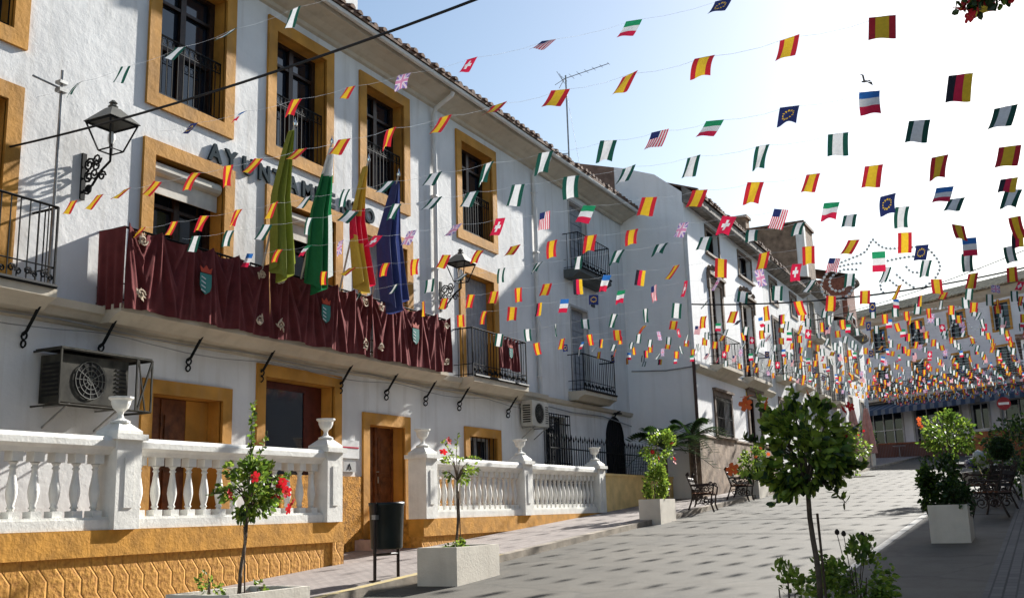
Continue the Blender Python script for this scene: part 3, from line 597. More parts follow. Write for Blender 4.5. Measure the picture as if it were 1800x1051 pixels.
for a, b in ((-9.2, 3.8), (-14.2, -9.6)):
    m = MB(); n = int((b - a) / .35)
    for k in range(n):
        x0_ = a + (b - a) * k / n; x1_ = a + (b - a) * (k + 1) / n
        m.quad((x0_, .05, 4.1), (x1_, .05, 4.1), (x1_, 1.9, 3.45), (x0_, 1.9, 3.45), k % 2); m.quad((x0_, 1.9, 3.45), (x1_, 1.9, 3.45), (x1_, 1.92, 3.1), (x0_, 1.92, 3.1), k % 2)
    m.tube([(a, .05, 4.1), (a, 1.9, 3.45)], .03, 4, 1); m.tube([(b, .05, 4.1), (b, 1.9, 3.45)], .03, 4, 1)
    loc(m, 'awning', [AWN, AWW])
# right hand houses outside the frame that shade the near road, and the low white one at the far right
simple_house('street_side_house', 'long white house along the right pavement whose shadow falls on the road', -8, 46, -9, -1.7, -3, 10.1, PL, [], PLC, roof=False)
lowh = thing('corner_house', (57, -3, 2.0), 'low pale house with a doorway at the right edge of the square', 'building')
m = MB(); m.box(56, 64, -7, .72, 1.5, 7.6); m.build('wall', MATS['bluish white plaster'], lowh)
m = MB(); m.box(55.7, 64.3, -7.3, .95, 7.6, 7.85); m.build('roof', TILE, lowh)
m = MB(); m.box(55.97, 56.0, -.9, .1, 1.9, 4.2); m.build('door', WOODG, lowh)
m = MB(); m.box(55.97, 56.0, -.3, .3, 5.3, 6.6); m.build('window', GLASS, lowh)
# ------------------------------------------------------------------ terrace walls with balustrades
def hexwall():
    m = bpy.data.materials.new('ochre render with zigzag relief'); m.use_nodes = True; n = m.node_tree.nodes; l = m.node_tree.links; b = n['Principled BSDF']
    geo = n.new('ShaderNodeNewGeometry'); sx = n.new('ShaderNodeSeparateXYZ'); l.new(geo.outputs['Position'], sx.inputs[0])
    def math_(op, a, bb=None, v=None):
        q = n.new('ShaderNodeMath'); q.operation = op
        for i, s in enumerate((a, bb)):
            if s is None: continue
            if isinstance(s, (int, float)): q.inputs[i].default_value = s
            else: l.new(s, q.inputs[i])
        return q.outputs[0]
    # staircase zigzag: x shifted by a clipped saw of z ; vertical run then diagonal run
    z = math_('DIVIDE', sx.outputs[2], .30)
    fr = math_('SUBTRACT', z, math_('FLOOR', z)); k = math_('FLOOR', z)
    ramp = math_('MINIMUM', math_('MULTIPLY', fr, 2.2), 1.0)
    sh = math_('MULTIPLY', math_('ADD', k, ramp), .115)
    x = math_('DIVIDE', math_('ADD', sx.outputs[0], sh), .23)
    fx = math_('SUBTRACT', x, math_('FLOOR', x))
    d = math_('ABSOLUTE', math_('SUBTRACT', fx, .5))
    gr = math_('MINIMUM', math_('MULTIPLY', math_('SUBTRACT', .5, d), 11.), 1.)
    no = n.new('ShaderNodeTexNoise'); no.inputs['Scale'].default_value = 16; no.inputs['Detail'].default_value = 8; l.new(geo.outputs['Position'], no.inputs['Vector'])
    ht = math_('ADD', math_('MULTIPLY', gr, .6), math_('MULTIPLY', no.outputs[0], .75))
    bu = n.new('ShaderNodeBump'); bu.inputs['Distance'].default_value = .028; bu.inputs['Strength'].default_value = .9; l.new(ht, bu.inputs['Height']); l.new(bu.outputs[0], b.inputs['Normal'])
    cr = n.new('ShaderNodeValToRGB'); cr.color_ramp.elements[0].color = (.36, .155, .025, 1); cr.color_ramp.elements[1].color = (.60, .30, .055, 1); cr.color_ramp.elements[0].position = .3; cr.color_ramp.elements[1].position = .62
    l.new(no.outputs[0], cr.inputs[0]); l.new(cr.outputs[0], b.inputs['Base Color']); b.inputs['Roughness'].default_value = .9
    return m
HEX = hexwall(); YT = 10.0
TERR = mat('terrace floor tile', (.34, .25, .19), .8, .2, 20, .15, 4)
def goblet(): return [(.13, 0), (.13, .03), (.05, .07), (.035, .12), (.045, .16), (.10, .21), (.125, .27), (.13, .32), (.165, .35), (.165, .375), (.12, .38), (.11, .33)]
BP = [(.056, .0), (.056, .001), (.04, .08), (.03, .10), (.05, .115), (.034, .14), (.052, .21), (.063, .28), (.058, .35), (.042, .44), (.033, .51), (.03, .54), (.046, .56), (.03, .58), (.042, .605), (.056, .62)]
BP = [(r, z - .02) for r, z in BP[2:]]
def balustrade(label, x0, x1, pillars, zt, name='balustrade_wall'):
    t = thing(name, ((x0 + x1) / 2, YT, gz((x0 + x1) / 2)), label, 'balustrade')
    m = MB(); m.box(x0, x1, YT - .04, YT + .28, zt - .30, zt); m.build('coping_band', OCR if 0 else mat('smooth ochre band', (.58, .28, .045), .85, .6, 16, .15, 5), t)
    m = MB(); m.box(x0, x1, YT, YT + .24, -2, zt - .30); m.box(x1 - .28, x1, YT - .038, YT, -2, zt - .30); m.build('base_wall', HEX, t)
    m = MB(); m.box(x0 + .03, x1 - .03, YT - .02, YT + .22, zt + .003, zt + .12); m.box(x0 + .03, x1 - .03, YT + .0, YT + .2, zt + .12, zt + .15); m.build('bottom_rail', BAL, t)
    edges = sorted(pillars); spans = []; c = x0
    for p in edges:
        if p > c + .3: spans.append((c, p))
        c = p + .38
    if c < x1 - .3: spans.append((c, x1))
    m = MB()
    for a, b in spans:
        m.extr([(YT + .02, zt + .88), (YT - .01, zt + .93), (YT - .07, zt + .97), (YT - .07, zt + 1.04), (YT - .04, zt + 1.09), (YT + .24, zt + 1.09), (YT + .27, zt + 1.04), (YT + .27, zt + .97), (YT + .21, zt + .93), (YT + .18, zt + .88)], a, b)
    m.build('top_rail', BAL, t)
    proto = None
    for a, b in spans:
        n = max(2, round((b - a) / (.275 if x0 < 10 else .225)))
        for k in range(n):
            x = a + (b - a) * (k + .5) / n
            if proto is None:
                m = MB(); m.box(-.068, .068, -.068, .068, 0, .08); m.box(-.068, .068, -.068, .068, .625, .74); m.lathe(BP, 0, 0, .02, 12)
                proto = m.build('baluster', BAL, t, False, world=False); o = proto
                me = o.data
                for p in me.polygons: p.use_smooth = len(p.vertices) == 4 and p.index > 11
            else: o = proto.copy(); C.collection.objects.link(o); o.parent = t
            o.location = (x - t.location.x, .1, zt + .145 - t.location.z)
    for p in edges:
        m = MB(); m.box(p, p + .38, YT - .1, YT + .275, zt + .002, zt + 1.06); m.box(p - .05, p + .43, YT - .15, YT + .33, zt + 1.06, zt + 1.13)
        m.box(p + .12, p + .26, YT - .115, YT - .1, zt + .25, zt + .85)
        m.build('pillar', BAL, t); pl = t.children[-1]
        m = MB(); cx, cy = p + .19, YT + .09
        m.obox((cx, cy, zt + 1.15), (.19, 0, 0), (0, .19, 0), (0, 0, .02))
        b0 = len(m.v); s0, s1, z0_, z1_ = .19, .07, zt + 1.17, zt + 1.28
        m.v += [(cx + s * q, cy + s * r, z) for s, z in ((s0, z0_), (s1, z1_)) for q, r in ((-1, -1), (1, -1), (1, 1), (-1, 1))]
        for k in range(4): m.f.append((b0 + k, b0 + (k + 1) % 4, b0 + 4 + (k + 1) % 4, b0 + 4 + k)); m.m.append(0)
        m.lathe([(r * .9, z * .86) for r, z in goblet()], cx, cy, zt + 1.27, 16); m.build('urn', BAL, pl)
    return t
balustrade('long white balustrade on zigzag-relief ochre wall in the left foreground', 2.0, 13.42, (4.6, 8.85, 12.92), -.06)
balustrade('shorter white balustrade right of the wooden street door', 15.75, 24.15, (15.75, 19.63, 23.7), -.06)
m = MB(); m.box(2, 13.4, YT + .3, Y0 - .031, -.3, -.065); m.box(13.16, 13.4, YT + .3, Y0 - .031, -2, -.3); m.build('terrace_floor', TERR); tag(bpy.data.objects['terrace_floor'], kind='structure')
m = MB(); m.box(15.8, 29.45, YT + .3, Y0 - .031, -.3, -.07); m.build('terrace_floor', TERR); tag(bpy.data.objects['terrace_floor.001'], kind='structure')
t = thing('side_wall', (15.9, 10.6, gz(16)), 'short ochre wall joining the right balustrade to the town hall', 'wall')
m = MB(); m.box(15.77, 16.0, YT + .24, Y0 - .03, -1.5, -.06); m.build('masonry', OCR, t)
# yellow low wall + iron fence
yw = thing('yellow_wall', (27, YT, gz(27)), 'low pale yellow garden wall past the right end of the balustrade', 'wall')
m = MB(); m.box(24.16, 29.4, YT - .03, YT + .24, -.4, .84); m.box(24.14, 29.42, YT - .06, YT + .27, .84, .9); m.build('masonry', mat('pale yellow render', (.85, .62, .27), .9, .4, 10, .10, 3, stain=.15), yw)
fn = thing('iron_fence', (25, 10.55, .9), 'black iron spear fence standing behind the balustrade and yellow wall', 'fence')
m = MB()
for zz in (.95, 1.5): m.tube([(22.3, 10.55, zz), (29.4, 10.55, zz)], .02, 4)
m.build('rails', IRON, fn)
m = MB(); m.tube([(0, 0, 0), (0, 0, 1.72), (0, 0, 1.76), (0, 0, 1.86)], [.011, .011, .026, .002], 4); pr = m.build('bar', IRON, fn, world=False); pr.location = (22.3 - 25, 0, -.9)
for k in range(1, 51):
    o = pr.copy(); C.collection.objects.link(o); o.parent = fn; o.location = (22.3 + k * .14 - 25, 0, -.9 if k % 2 else -.95)
# ------------------------------------------------------------------ lamps
def wall_lamp(label, x, z, out=.52):
    t = thing('wall_lamp', (x, Y0, z), label, 'lamp', 'wrought iron wall lanterns on the town hall')
    m = MB(); m.box(x - .035, x + .035, Y0 - .03, Y0, z - .55, z + .1)
    for k in range(3):
        scroll(m, (x, Y0 - .12, z - .08 - k * .17), .10 - k * .012, (0, -1, 0), (0, 0, 1), 1.6, .016, math.pi / 2 * k, 12, 1, 5)
        scroll(m, (x, Y0 - .23 - .02 * k, z - .22 + k * .1), .085, (0, -1, 0), (0, 0, 1), 1.5, .014, math.pi * k, 12, -1, 5)
    m.tube([(x, Y0 - .02, z - .45), (x, Y0 - .2, z - .38), (x, Y0 - .36, z - .2), (x, Y0 - out, z - .1), (x, Y0 - out, z + .02)], .018, 6)
    scroll(m, (x, Y0 - .38, z - .28), .07, (0, -1, 0), (0, 0, 1), 1.4, .014, 0, 12, 1, 5)
    m.build('bracket', IRON, t)
    cy = Y0 - out; zb, zt = z + .04, z + .42; rb, rt = .11, .23
    m = MB(); cb = [(x + q * rb, cy + r * rb, zb) for q, r in ((-1, -1), (1, -1), (1, 1), (-1, 1))]; ct = [(x + q * rt, cy + r * rt, zt) for q, r in ((-1, -1), (1, -1), (1, 1), (-1, 1))]
    m.tube(cb, .012, 4, closed=True); m.tube(ct, .016, 4, closed=True)
    for a, b in zip(cb, ct): m.tube([a, b], .012, 4)
    m.tube([(x, cy, zb - .04), (x, cy, zb + .15)], .02, 6); m.build('lantern_frame', IRON, t)
    m = MB(); top = [(x + q * .07, cy + r * .07, zt + .22) for q, r in ((-1, -1), (1, -1), (1, 1), (-1, 1))]; c2 = [(x + q * .26, cy + r * .26, zt + .01) for q, r in ((-1, -1), (1, -1), (1, 1), (-1, 1))]
    for k in range(4): m.quad(c2[k], c2[(k + 1) % 4], top[(k + 1) % 4], top[k])
    m.quad(*top); m.lathe([(.05, 0), (.07, .03), (.035, .06), (.06, .08), (.02, .12)], x, cy, zt + .22, 8); m.build('lamp_cap', mat('grey lantern metal', (.13, .13, .12), .5, metal=.4), t)
    g = bpy.data.materials.get('lantern glass') or mat('lantern glass', (.5, .5, .47), .2, 0, var=.02)
    m = MB(); m.lathe([(.03, 0), (.05, .06), (.045, .13), (.02, .17)], x, cy, zb + .1, 8); m.build('bulb', BULB, t)
    return t
wall_lamp('iron wall lantern high on the left, beside the left window column', 9.19, 4.84)
wall_lamp('iron wall lantern between the draped balcony and the small balcony', 18.46, 4.78)
# ------------------------------------------------------------------ air conditioners
def ac(label, x0, x1, y0, y1, z0, z1, cm, cage):
    t = thing('air_conditioner', ((x0 + x1) / 2, y1, z0), label, 'air conditioner')
    m = MB(); m.box(x0, x1, y0, y1, z0, z1); m.build('casing', cm, t)
    cx = x0 + (x1 - x0) * .42; cz = (z0 + z1) / 2; r = (z1 - z0) * .40
    m = MB()
    for k in range(4): rr = r * (k + 1) / 4; m.tube([(cx + rr * math.cos(a), y0 - .012, cz + rr * math.sin(a)) for a in [i * math.pi / 10 for i in range(20)]], .006, 3, closed=True)
    for k in range(12): a = k * math.pi / 6; m.tube([(cx, y0 - .012, cz), (cx + r * math.cos(a), y0 - .012, cz + r * math.sin(a))], .005, 3)
    m.build('fan_grille', mat('dull grey wire', (.10, .10, .09), .8), t)
    m = MB(); m.lathe([(r * .95, 0), (r * .95, .01)], 0, 0, 0, 20); m.v = [(cx + a, y0 - .002 - c * .5, cz + b) for a, b, c in m.v]; m.build('fan_opening', DARK, t)
    m = MB(); xs = x1 - (x1 - x0) * .2
    for k in range(8): z = z0 + .08 + k * (z1 - z0 - .16) / 8; m.box(xs, x1 - .04, y0 - .008, y0, z, z + .02)
    m.build('louvre', DARK, t); m = MB()
    for k in range(8): z = z0 + .08 + k * (z1 - z0 - .16) / 8; m.box(x0 - .008, x0, y0 + .05, y1 - .05, z, z + .03)
    m.build('side_louvre', DARK, t)
    m = MB()
    for x in (x0 + .12, x1 - .12): m.tube([(x, y1 + .05, z0 - .03), (x, y0 - .02, z0 - .03)], .018, 4); m.tube([(x, y1 + .08, z0 - .3), (x, y0 + .02, z0 - .03)], .014, 4)
    m.build('bracket', STEEL, t)
    if cage:
        m = MB(); a, b, c, d, e, f_ = x0 - .06, x1 + .36, y0 - .05, Y0, z0 - .04, z1 + .05
        for z in (e, f_): m.tube([(a, d, z), (a, c, z), (b, c, z), (b, d, z)], .016, 4)
        for x, y in ((a, c), (b, c), (x1 + .1, c)): m.tube([(x, y, e), (x, y, f_)], .016, 4)
        m.tube([(x1 + .12, c, e), (b, c, f_)], .016, 4); m.tube([(x1 + .12, c, f_), (b - .1, c, e)], .012, 4)
        m.box(a, b, c, d - .03, f_ + .016, f_ + .03); m.build('cage', ACD, t)
ac('large old grimy air conditioner in an iron cage at the left, under the balconies', 8.68, 9.72, Y0 - .46, Y0 - .06, 1.50, 2.10, ACD, True)
ac('small cream air conditioner on the wall above the right balustrade', 22.0, 22.9, Y0 - .36, Y0 - .06, 2.02, 2.62, ACW, False)
# ------------------------------------------------------------------ drapes
def drape(label, x0, x1, z0, z1, y, seed, crest=True, wrap=False):
    t = thing('drape', ((x0 + x1) / 2, y, z0), label, 'drape')
    rnd = random.Random(seed); nx, nz = int((x1 - x0) / .02), 26; pins = [x0 + (x1 - x0) * k / 4 for k in range(5)]
    ph = [rnd.uniform(0, 6) for _ in range(6)]
    pk = [0] + [ (k + rnd.uniform(-.22, .22)) / 5 for k in range(1, 5)] + [1]
    def seg(x):
        f = min(.9999, max(0, (x - x0) / (x1 - x0)))
        for k in range(5):
            if f <= pk[k + 1]: return k, (f - pk[k]) / (pk[k + 1] - pk[k])
        return 4, 1
    def off(x, v):
        k, fr = seg(x); w_ = (pk[k + 1] - pk[k]) * (x1 - x0); side = 0 if fr < .5 else 1; dx = min(fr, 1 - fr) * w_
        th = math.atan2(dx, .10 + v * .9) ; q = ph[(k + side) % 6]
        a = .030 * math.sin(15 * th + 2 * v + q) * min(1, .25 + 1.4 * v) + .014 * math.sin(34 * th + 1.7 * q) * min(1, .3 + v)
        a += .035 * math.sin(2 * math.pi * (1.3 * v + .9 * (2 * fr - 1) ** 2) + q) * math.sin(math.pi * fr) ** 2 * (1 - v) ** 1.2
        a += .010 * math.sin(x * 9 + q) - .045 * math.exp(-(dx / .05) ** 2) * (1 - .8 * v)
        return a - .03 * v
    m = MB()
    def topz(x):
        k, fr = seg(x); return z1 - .10 * abs(math.sin(math.pi * fr)) ** .8
    for i in range(nx + 1):
        x = x0 + (x1 - x0) * i / nx; tz = topz(x)
        for j in range(nz + 1):
            v = j / nz; zz = tz + (z0 + .015 * math.sin(x * 7 + seed) - tz) * v; m.v.append((x, y + off(x, v), zz))
    for i in range(nx):
        for j in range(nz): a = i * (nz + 1) + j; m.f.append((a, a + 1, a + nz + 2, a + nz + 1)); m.m.append(0)
    m.build('drape_cloth', BURG, t, True)
    if wrap:
        m = MB(); n = 22
        for i in range(n + 1):
            yy = y - .01 + (Y0 - .02 - y) * i / n
            for j in range(9):
                v = j / 8; m.v.append((x0 - .01 + .02 * math.sin(yy * 40 + v) * v, yy, z1 - .05 + (z0 - z1 + .05) * v))
        for i in range(n):
            for j in range(8): a = i * 9 + j; m.f.append((a, a + 1, a + 10, a + 9)); m.m.append(0)
        m.build('drape_side', BURG, t, True)
    def leafy(cx, cz, s, flip):
        g = MB(); q = -1 if flip[0] else 1; r = -1 if flip[1] else 1; yy = y - .085
        for k in range(7):
            a = rnd.uniform(0, math.pi / 2); d = s * rnd.uniform(.3, 1); px, pz = cx + q * math.cos(a) * d, cz + r * math.sin(a) * d; L = s * rnd.uniform(.25, .4); b = rnd.uniform(0, math.pi)
            e1 = (math.cos(b) * L, math.sin(b) * L); e2 = (-math.sin(b) * L * .35, math.cos(b) * L * .35)
            pts = [(px - e1[0], pz - e1[1]), (px + e2[0], pz + e2[1]), (px + e1[0], pz + e1[1]), (px - e2[0], pz - e2[1])]
            b0 = len(g.v); g.v += [(u, yy, v_) for u, v_ in pts] + [(u, yy + .01, v_) for u, v_ in pts]; g.f += [(b0, b0 + 1, b0 + 2, b0 + 3), (b0 + 7, b0 + 6, b0 + 5, b0 + 4)] + [(b0 + i, b0 + (i + 1) % 4, b0 + 4 + (i + 1) % 4, b0 + 4 + i) for i in range(4)]; g.m += [0] * 6
        scroll(g, (cx + q * s * .4, yy, cz + r * s * .4), s * .5, (q, 0, 0), (0, 0, r), 1.2, .011, 0, 12)
        g.build('embroidered_corner', GOLD, t)
    if crest:
        for cx, fx in ((x0 + .16, 0), (x1 - .16, 1)):
            leafy(cx, z1 - .14, .16, (fx, 1)); leafy(cx, z0 + .14, .16, (fx, 0))
    cx = (x0 + x1) / 2; s = .8 if crest else .6; cz = (z0 + z1) / 2 + .0; yy = y - .09
    g = MB(); sh = [(-.14, .17), (.14, .17), (.14, -.05), (.1, -.15), (0, -.21), (-.1, -.15), (-.14, -.05)]
    b0 = 0; g.v += [(cx + a * s, yy, cz + b * s) for a, b in sh] + [(cx + a * s, yy + .012, cz + b * s) for a, b in sh]; k = len(sh)
    g.f += [tuple(range(k)), tuple(range(2 * k - 1, k - 1, -1))] + [(i, (i + 1) % k, k + (i + 1) % k, k + i) for i in range(k)]; g.m += [0] * (k + 2); cr = g.build('shield', SIL, t)
    g = MB()
    for i in range(4): zc = cz + (.12 - i * .08) * s; g.quad((cx - .12 * s, yy - .003, zc), (cx - .12 * s, yy - .003, zc - .025 * s), (cx - .01 * s, yy - .003, zc - .065 * s), (cx - .01 * s, yy - .003, zc - .04 * s))
    g.build('white_stripes', FWHI, cr)
    g = MB(); cc = [(-.12, .19), (.12, .19), (.15, .30), (.07, .25), (0, .33), (-.07, .25), (-.15, .30)]
    g.v += [(cx + a * s, yy, cz + b * s) for a, b in cc] + [(cx + a * s, yy + .012, cz + b * s) for a, b in cc]; k = len(cc)
    g.f += [tuple(range(k)), tuple(range(2 * k - 1, k - 1, -1))] + [(i, (i + 1) % k, k + (i + 1) % k, k + i) for i in range(k)]; g.m += [0] * (k + 2); g.build('crown_emblem', mat('red and gold crown cloth', (.45, .06, .03), .7), t)
drape('burgundy crested cloth on the left third of the long balcony, wrapped round its end', 9.5, 12.32, 2.80, 3.96, YB - .03, 1, wrap=True)
drape('burgundy crested cloth on the middle third of the long balcony, behind the hanging flags', 12.34, 15.1, 2.80, 3.96, YB - .035, 5)
drape('burgundy crested cloth on the right third of the long balcony', 15.12, 17.9, 2.80, 3.96, YB - .03, 9)
drape('small burgundy cloth hung on the small balcony right of the long one', 20.0, 20.95, 3.15, 3.92, YB - .03, 4, crest=False)
# ------------------------------------------------------------------ big hanging flags
def pole_flag(label, x, colf, mats, L, W, seed, xs=0):
    t = thing('pole_flag', (x, 10.6, 4.0), label, 'flag')
    m = MB(); m.tube([(x, 10.66, 3.85), (x, 10.05, 6.12)], .018, 6); m.build('pole', mat('pale flag pole', (.5, .47, .42), .5), t)
    m = MB(); m.lathe([(.0, 0), (.03, .01), (.035, .05), (.01, .1), (0, .16)], x, 10.04, 6.1, 8); m.build('finial', CHROME, t)
    rnd = random.Random(seed); nu, nv = 60, 60; m = MB(); p1, p2, p3 = [rnd.uniform(0, 6) for _ in range(3)]
    for i in range(nv + 1):
        v = i / nv; wdt = .78 * W * (.13 + 1.0 * min(1, (v * 1.9)) ** .75) * (1 - .12 * max(0, v - .6)); yc = 10.06 + .05 * math.sin(2.2 * v + p1) + .20 * min(v * 2.2, 1)
        for j in range(nu + 1):
            u = j / nu; amp = .05 + .075 * v
            xx = x + wdt * (u - .5) + xs * v * v + .03 * math.sin(4 * v + p2); yy = yc + amp * math.sin(2 * math.pi * 2.6 * u + p2 + 1.3 * v) + .3 * amp * math.sin(2 * math.pi * 5.7 * u + p3)
            zz = 6.02 - L * v * (1 + .0 * u) + .42 * v * (abs(u - .42)) ** 1.3 * 1.6
            m.v.append((xx, yy, zz))
    for i in range(nv):
        for j in range(nu):
            a = i * (nu + 1) + j; m.f.append((a, a + 1, a + nu + 2, a + nu + 1)); m.m.append(colf((j + .5) / nu, (i + .5) / nv))
    m.build('flag_cloth', mats, t, True); return t
pole_flag('plain yellow-green flag, leftmost of the four hanging over the balcony', 12.2, lambda u, v: 0, [FOLI], 2.42, .46, 1, .05)
pole_flag('green white green flag, second of the four hanging over the balcony', 13.15, lambda u, v: 1 if (v < .20 or (u > .72 and v > .5)) else 0, [FBG, FWHI], 2.45, .44, 2, .02)
pole_flag('yellow and red flag, third of the four hanging over the balcony', 14.2, lambda u, v: 1 if (u > .72 + .25 * (v < .35)) or (.40 < v < .62 and u < .55) else 0, [FGOL, FCRI], 2.25, .50, 3, .12)
pole_flag('plain dark blue flag, rightmost of the four hanging over the balcony', 15.15, lambda u, v: 0, [FBN], 2.45, .62, 4, .18)
# ------------------------------------------------------------------ bunting
def uj(u, v):
    x, y = u - .5, v - .5
    if abs(x) < .08 or abs(y) < .10: return 1
    if abs(x) < .15 or abs(y) < .17: return 2
    if abs(abs(x) - abs(y)) < .07: return 1 if abs(abs(x) - abs(y)) < .03 else 2
    return 0
def eu(u, v):
    for k in range(12):
        a = k * math.pi / 6
        if (u - .5 - .27 * math.cos(a)) ** 2 + (v - .5 - .25 * math.sin(a)) ** 2 < .0022: return 1
    return 0
FT = {'E': ([FRED, FYEL], lambda u, v: 0 if u < .25 or u > .75 else 1, 'red yellow red vertical stripes'), 'A': ([FGRN, FWHI], lambda u, v: 0 if u < .24 or u > .76 else 1, 'dark green and white stripes'),
      'C': ([FCRI, FWHI], lambda u, v: 1 if (abs(u - .5) < .1 and abs(v - .5) < .3) or (abs(v - .5) < .1 and abs(u - .5) < .3) else 0, 'white cross on red'),
      'U': ([FCRI, FWHI, FNAV], lambda u, v: 2 if (u < .55 and v < .4) else int(u * 13) % 2, 'red and white stripes with a blue corner'),
      'I': ([FGR2, FWHI, FCRI], lambda u, v: min(2, int(v * 3)), 'green white red bands'), 'F': ([FBLU, FWHI, FCRI], lambda u, v: min(2, int(v * 3)), 'blue white red bands'),
      'D': ([FBLK, FCRI, FYEL], lambda u, v: min(2, int(u * 3)), 'black red yellow stripes'), 'N': ([FNAV, FYEL], eu, 'dark blue with ring of stars'), 'K': ([FPUR, FPIN, FWHI], uj, 'crossed pink and violet')}
FM = {}
for key, (ms, fn, _) in FT.items():
    for var in range(4):
        rnd = random.Random(var * 7 + 1); N = {'U': 26, 'N': 20, 'K': 20, 'C': 20}.get(key, 12); me = bpy.data.meshes.new('bunting flag'); vv = []; ff = []; mm = []
        W, H = .168, .235; p = rnd.uniform(0, 6); amp = [.006, .010, .018, .008][var]; sk = [0, .012, -.008, .02][var]
        for j in range(N + 1):
            for i in range(N + 1):
                u, v = i / N, j / N; vv.append(((u - .5) * W + sk * v * v, amp * math.sin(5 * u + p + 2 * v) * v * 1.4 + .05 * v * v * (var - 1.2) * .5, -H * v))
        for j in range(N):
            for i in range(N): a = j * (N + 1) + i; ff.append((a, a + 1, a + N + 2, a + N + 1)); mm.append(fn((i + .5) / N, (j + .5) / N))
        me.from_pydata(vv, [], ff)
        for q in ms: me.materials.append(q)
        me.polygons.foreach_set('material_index', mm); me.polygons.foreach_set('use_smooth', [True] * len(ff)); FM[key, var] = me
rf = random.Random(11)
def string_of_flags(XA, rl, rr, ratios, types, label, YA=10.66, group=None, k=.78, YR=-1.62, zl=None):
    g = (1 - k) * XA / 11.7
    Xr = lambda rho: (XA - YA * g) / (1 - rho * g)
    rmax = YA / XA; Xe = XA - (YA - YR) * g; rmin = YR / Xe
    def rz(rho): t = (rho - rmin) / (rmax - rmin); return rr + (rl - rr) * t
    def P(rho): X = Xr(rho); return Vector((X, rho * X, rz(rho) * X))
    root = P(rmax); t = thing('flag_string', root, label, 'bunting', group)
    pts = []; fl_ = sorted([r for r in ratios if rmin < r < rmax], reverse=True); knots = [rmax] + fl_ + [rmin]
    for a, b in zip(knots, knots[1:]):
        for q in range(3):
            f = q / 3; p = P(a + (b - a) * f); p.z -= .03 * math.sin(math.pi * f); pts.append(p)
    pts.append(P(rmin)); m = MB(); m.tube(pts, .0014 if XA < 30 else .003, 3); m.build('cord', CORD, t)
    dirv = (P(rmin) - P(rmax)); ang = math.atan2(dirv.y, dirv.x)
    for i, rho in enumerate(ratios):
        if not (rmin < rho < rmax - .002): continue
        ty = types[i] if i < len(types) else types[-1]
        o = bpy.data.objects.new('flag', FM[ty, rf.randrange(4)]); C.collection.objects.link(o); o.parent = t; o.location = P(rho) - root
        # wind: bottom edge pushed towards the camera end of the street, widths run along the cord
        tilt = rf.gauss(.50, .18) if XA < 15 else rf.gauss(.25, .25)
        yaw = ang + rf.gauss(0, .14) if XA < 15 else ang + rf.gauss(.1, .45)
        o.rotation_euler = Euler((-tilt, rf.gauss(.10, .08), yaw), 'XYZ'); s = rf.uniform(.9, 1.08); s *= 1 if XA < 22 else .74; o.scale = (s, s, s * (1 if XA < 15 else 1.12)); o['label'] = 'small flag with ' + FT[ty][2]
rng = lambda a, b, d: [a - d * i for i in range(int((a - b) / d) + 1)]
string_of_flags(8.0, .652, .70, [1.332, 1.234, 1.14, 1.031, .934, .825, .72, .615, .51, .40, .30], 'A' * 11, 'nearest string of dark green and white flags, crossing the top left windows', k=.85)
string_of_flags(10.0, .542, .515, [1.0, .91, .821, .734, .653, .557, .456, .352, .251, .15, .05], 'NFEEKCUINFD', 'topmost string of mixed national flags against the pale sky')
string_of_flags(8.52, .468, .464, [1.289 - .055 * i for i in range(4)] + [1.065, .993, .935, .883, .812, .744, .673, .595, .522, .444, .36, .276, .187, .097, .007], 'E' * 22, 'nearest long string of red and yellow flags only, second row in the sky')
string_of_flags(9.75, .405, .386, [1.09, 1.03, .975, .915, .855, .80, .74, .675, .61, .538, .465, .389, .33, .27, .193, .116, .034], 'EEEEEAAAAAAAUINFD', 'third flag string in the sky, green and white flags turning to mixed at right')
string_of_flags(10.5, .378, .345, [.989, .929, .866, .797, .731, .665, .61, .56, .501, .435, .367, .295, .223, .149, .074, 0.], 'A' * 16, 'all green and white flag string below the nearest red and yellow one')
string_of_flags(11.6, .34, .307, [.894, .845, .797, .748, .693, .644, .581, .525, .469, .415, .346, .291, .233, .176, .119, .06, .001], 'FEIKCKKCUIEEEEEEE', 'fifth flag string, mixed flags at left turning to red and yellow at right')
string_of_flags(13.2, .30, .279, [.774, .731, .681, .64, .597, .552, .507, .461, .415, .367, .31, .262, .21, .161, .109, .059, .005], 'EEEEEEEEEEKCUINFD', 'sixth flag string, red and yellow at left turning to mixed flags at right')
string_of_flags(14.7, .269, .272, rng(.715, -.03, .0475), 'A' * 20, 'all green and white flag string, seventh row, level with the far gable')
string_of_flags(16.2, .244, .247, [.63, .60, .565, .535, .505, .469, .433, .398, .36, .321, .274, .23, .187, .144, .098, .052, .005], 'EEEEEEDFDEEEEEEEE', 'eighth flag string, red and yellow with one blue white red flag')
string_of_flags(17.6, .222, .236, [.58, .548, .513, .48, .449, .415, .383, .347, .312, .276, .237, .199, .163, .123, .084, .044, .003], 'EEEDFNIUCKKCUINFD', 'ninth flag string, fully mixed, starting at the right end of the long balcony')
string_of_flags(19.8, .195, .226, rng(.53, -.03, .0345), 'A' * 20, 'all green and white flag string starting above the small balcony')
string_of_flags(21.4, .180, .206, rng(.485, -.03, .0315), 'E' * 20, 'red and yellow flag string starting at the right end of the small balcony')
X = 22.9; i = 0; PAT = ['NFDEAKCUINFDEAA', 'A', 'E', 'CUINFDKAAEACUI', 'AEEAEA', 'AAEEAADFIUCK']
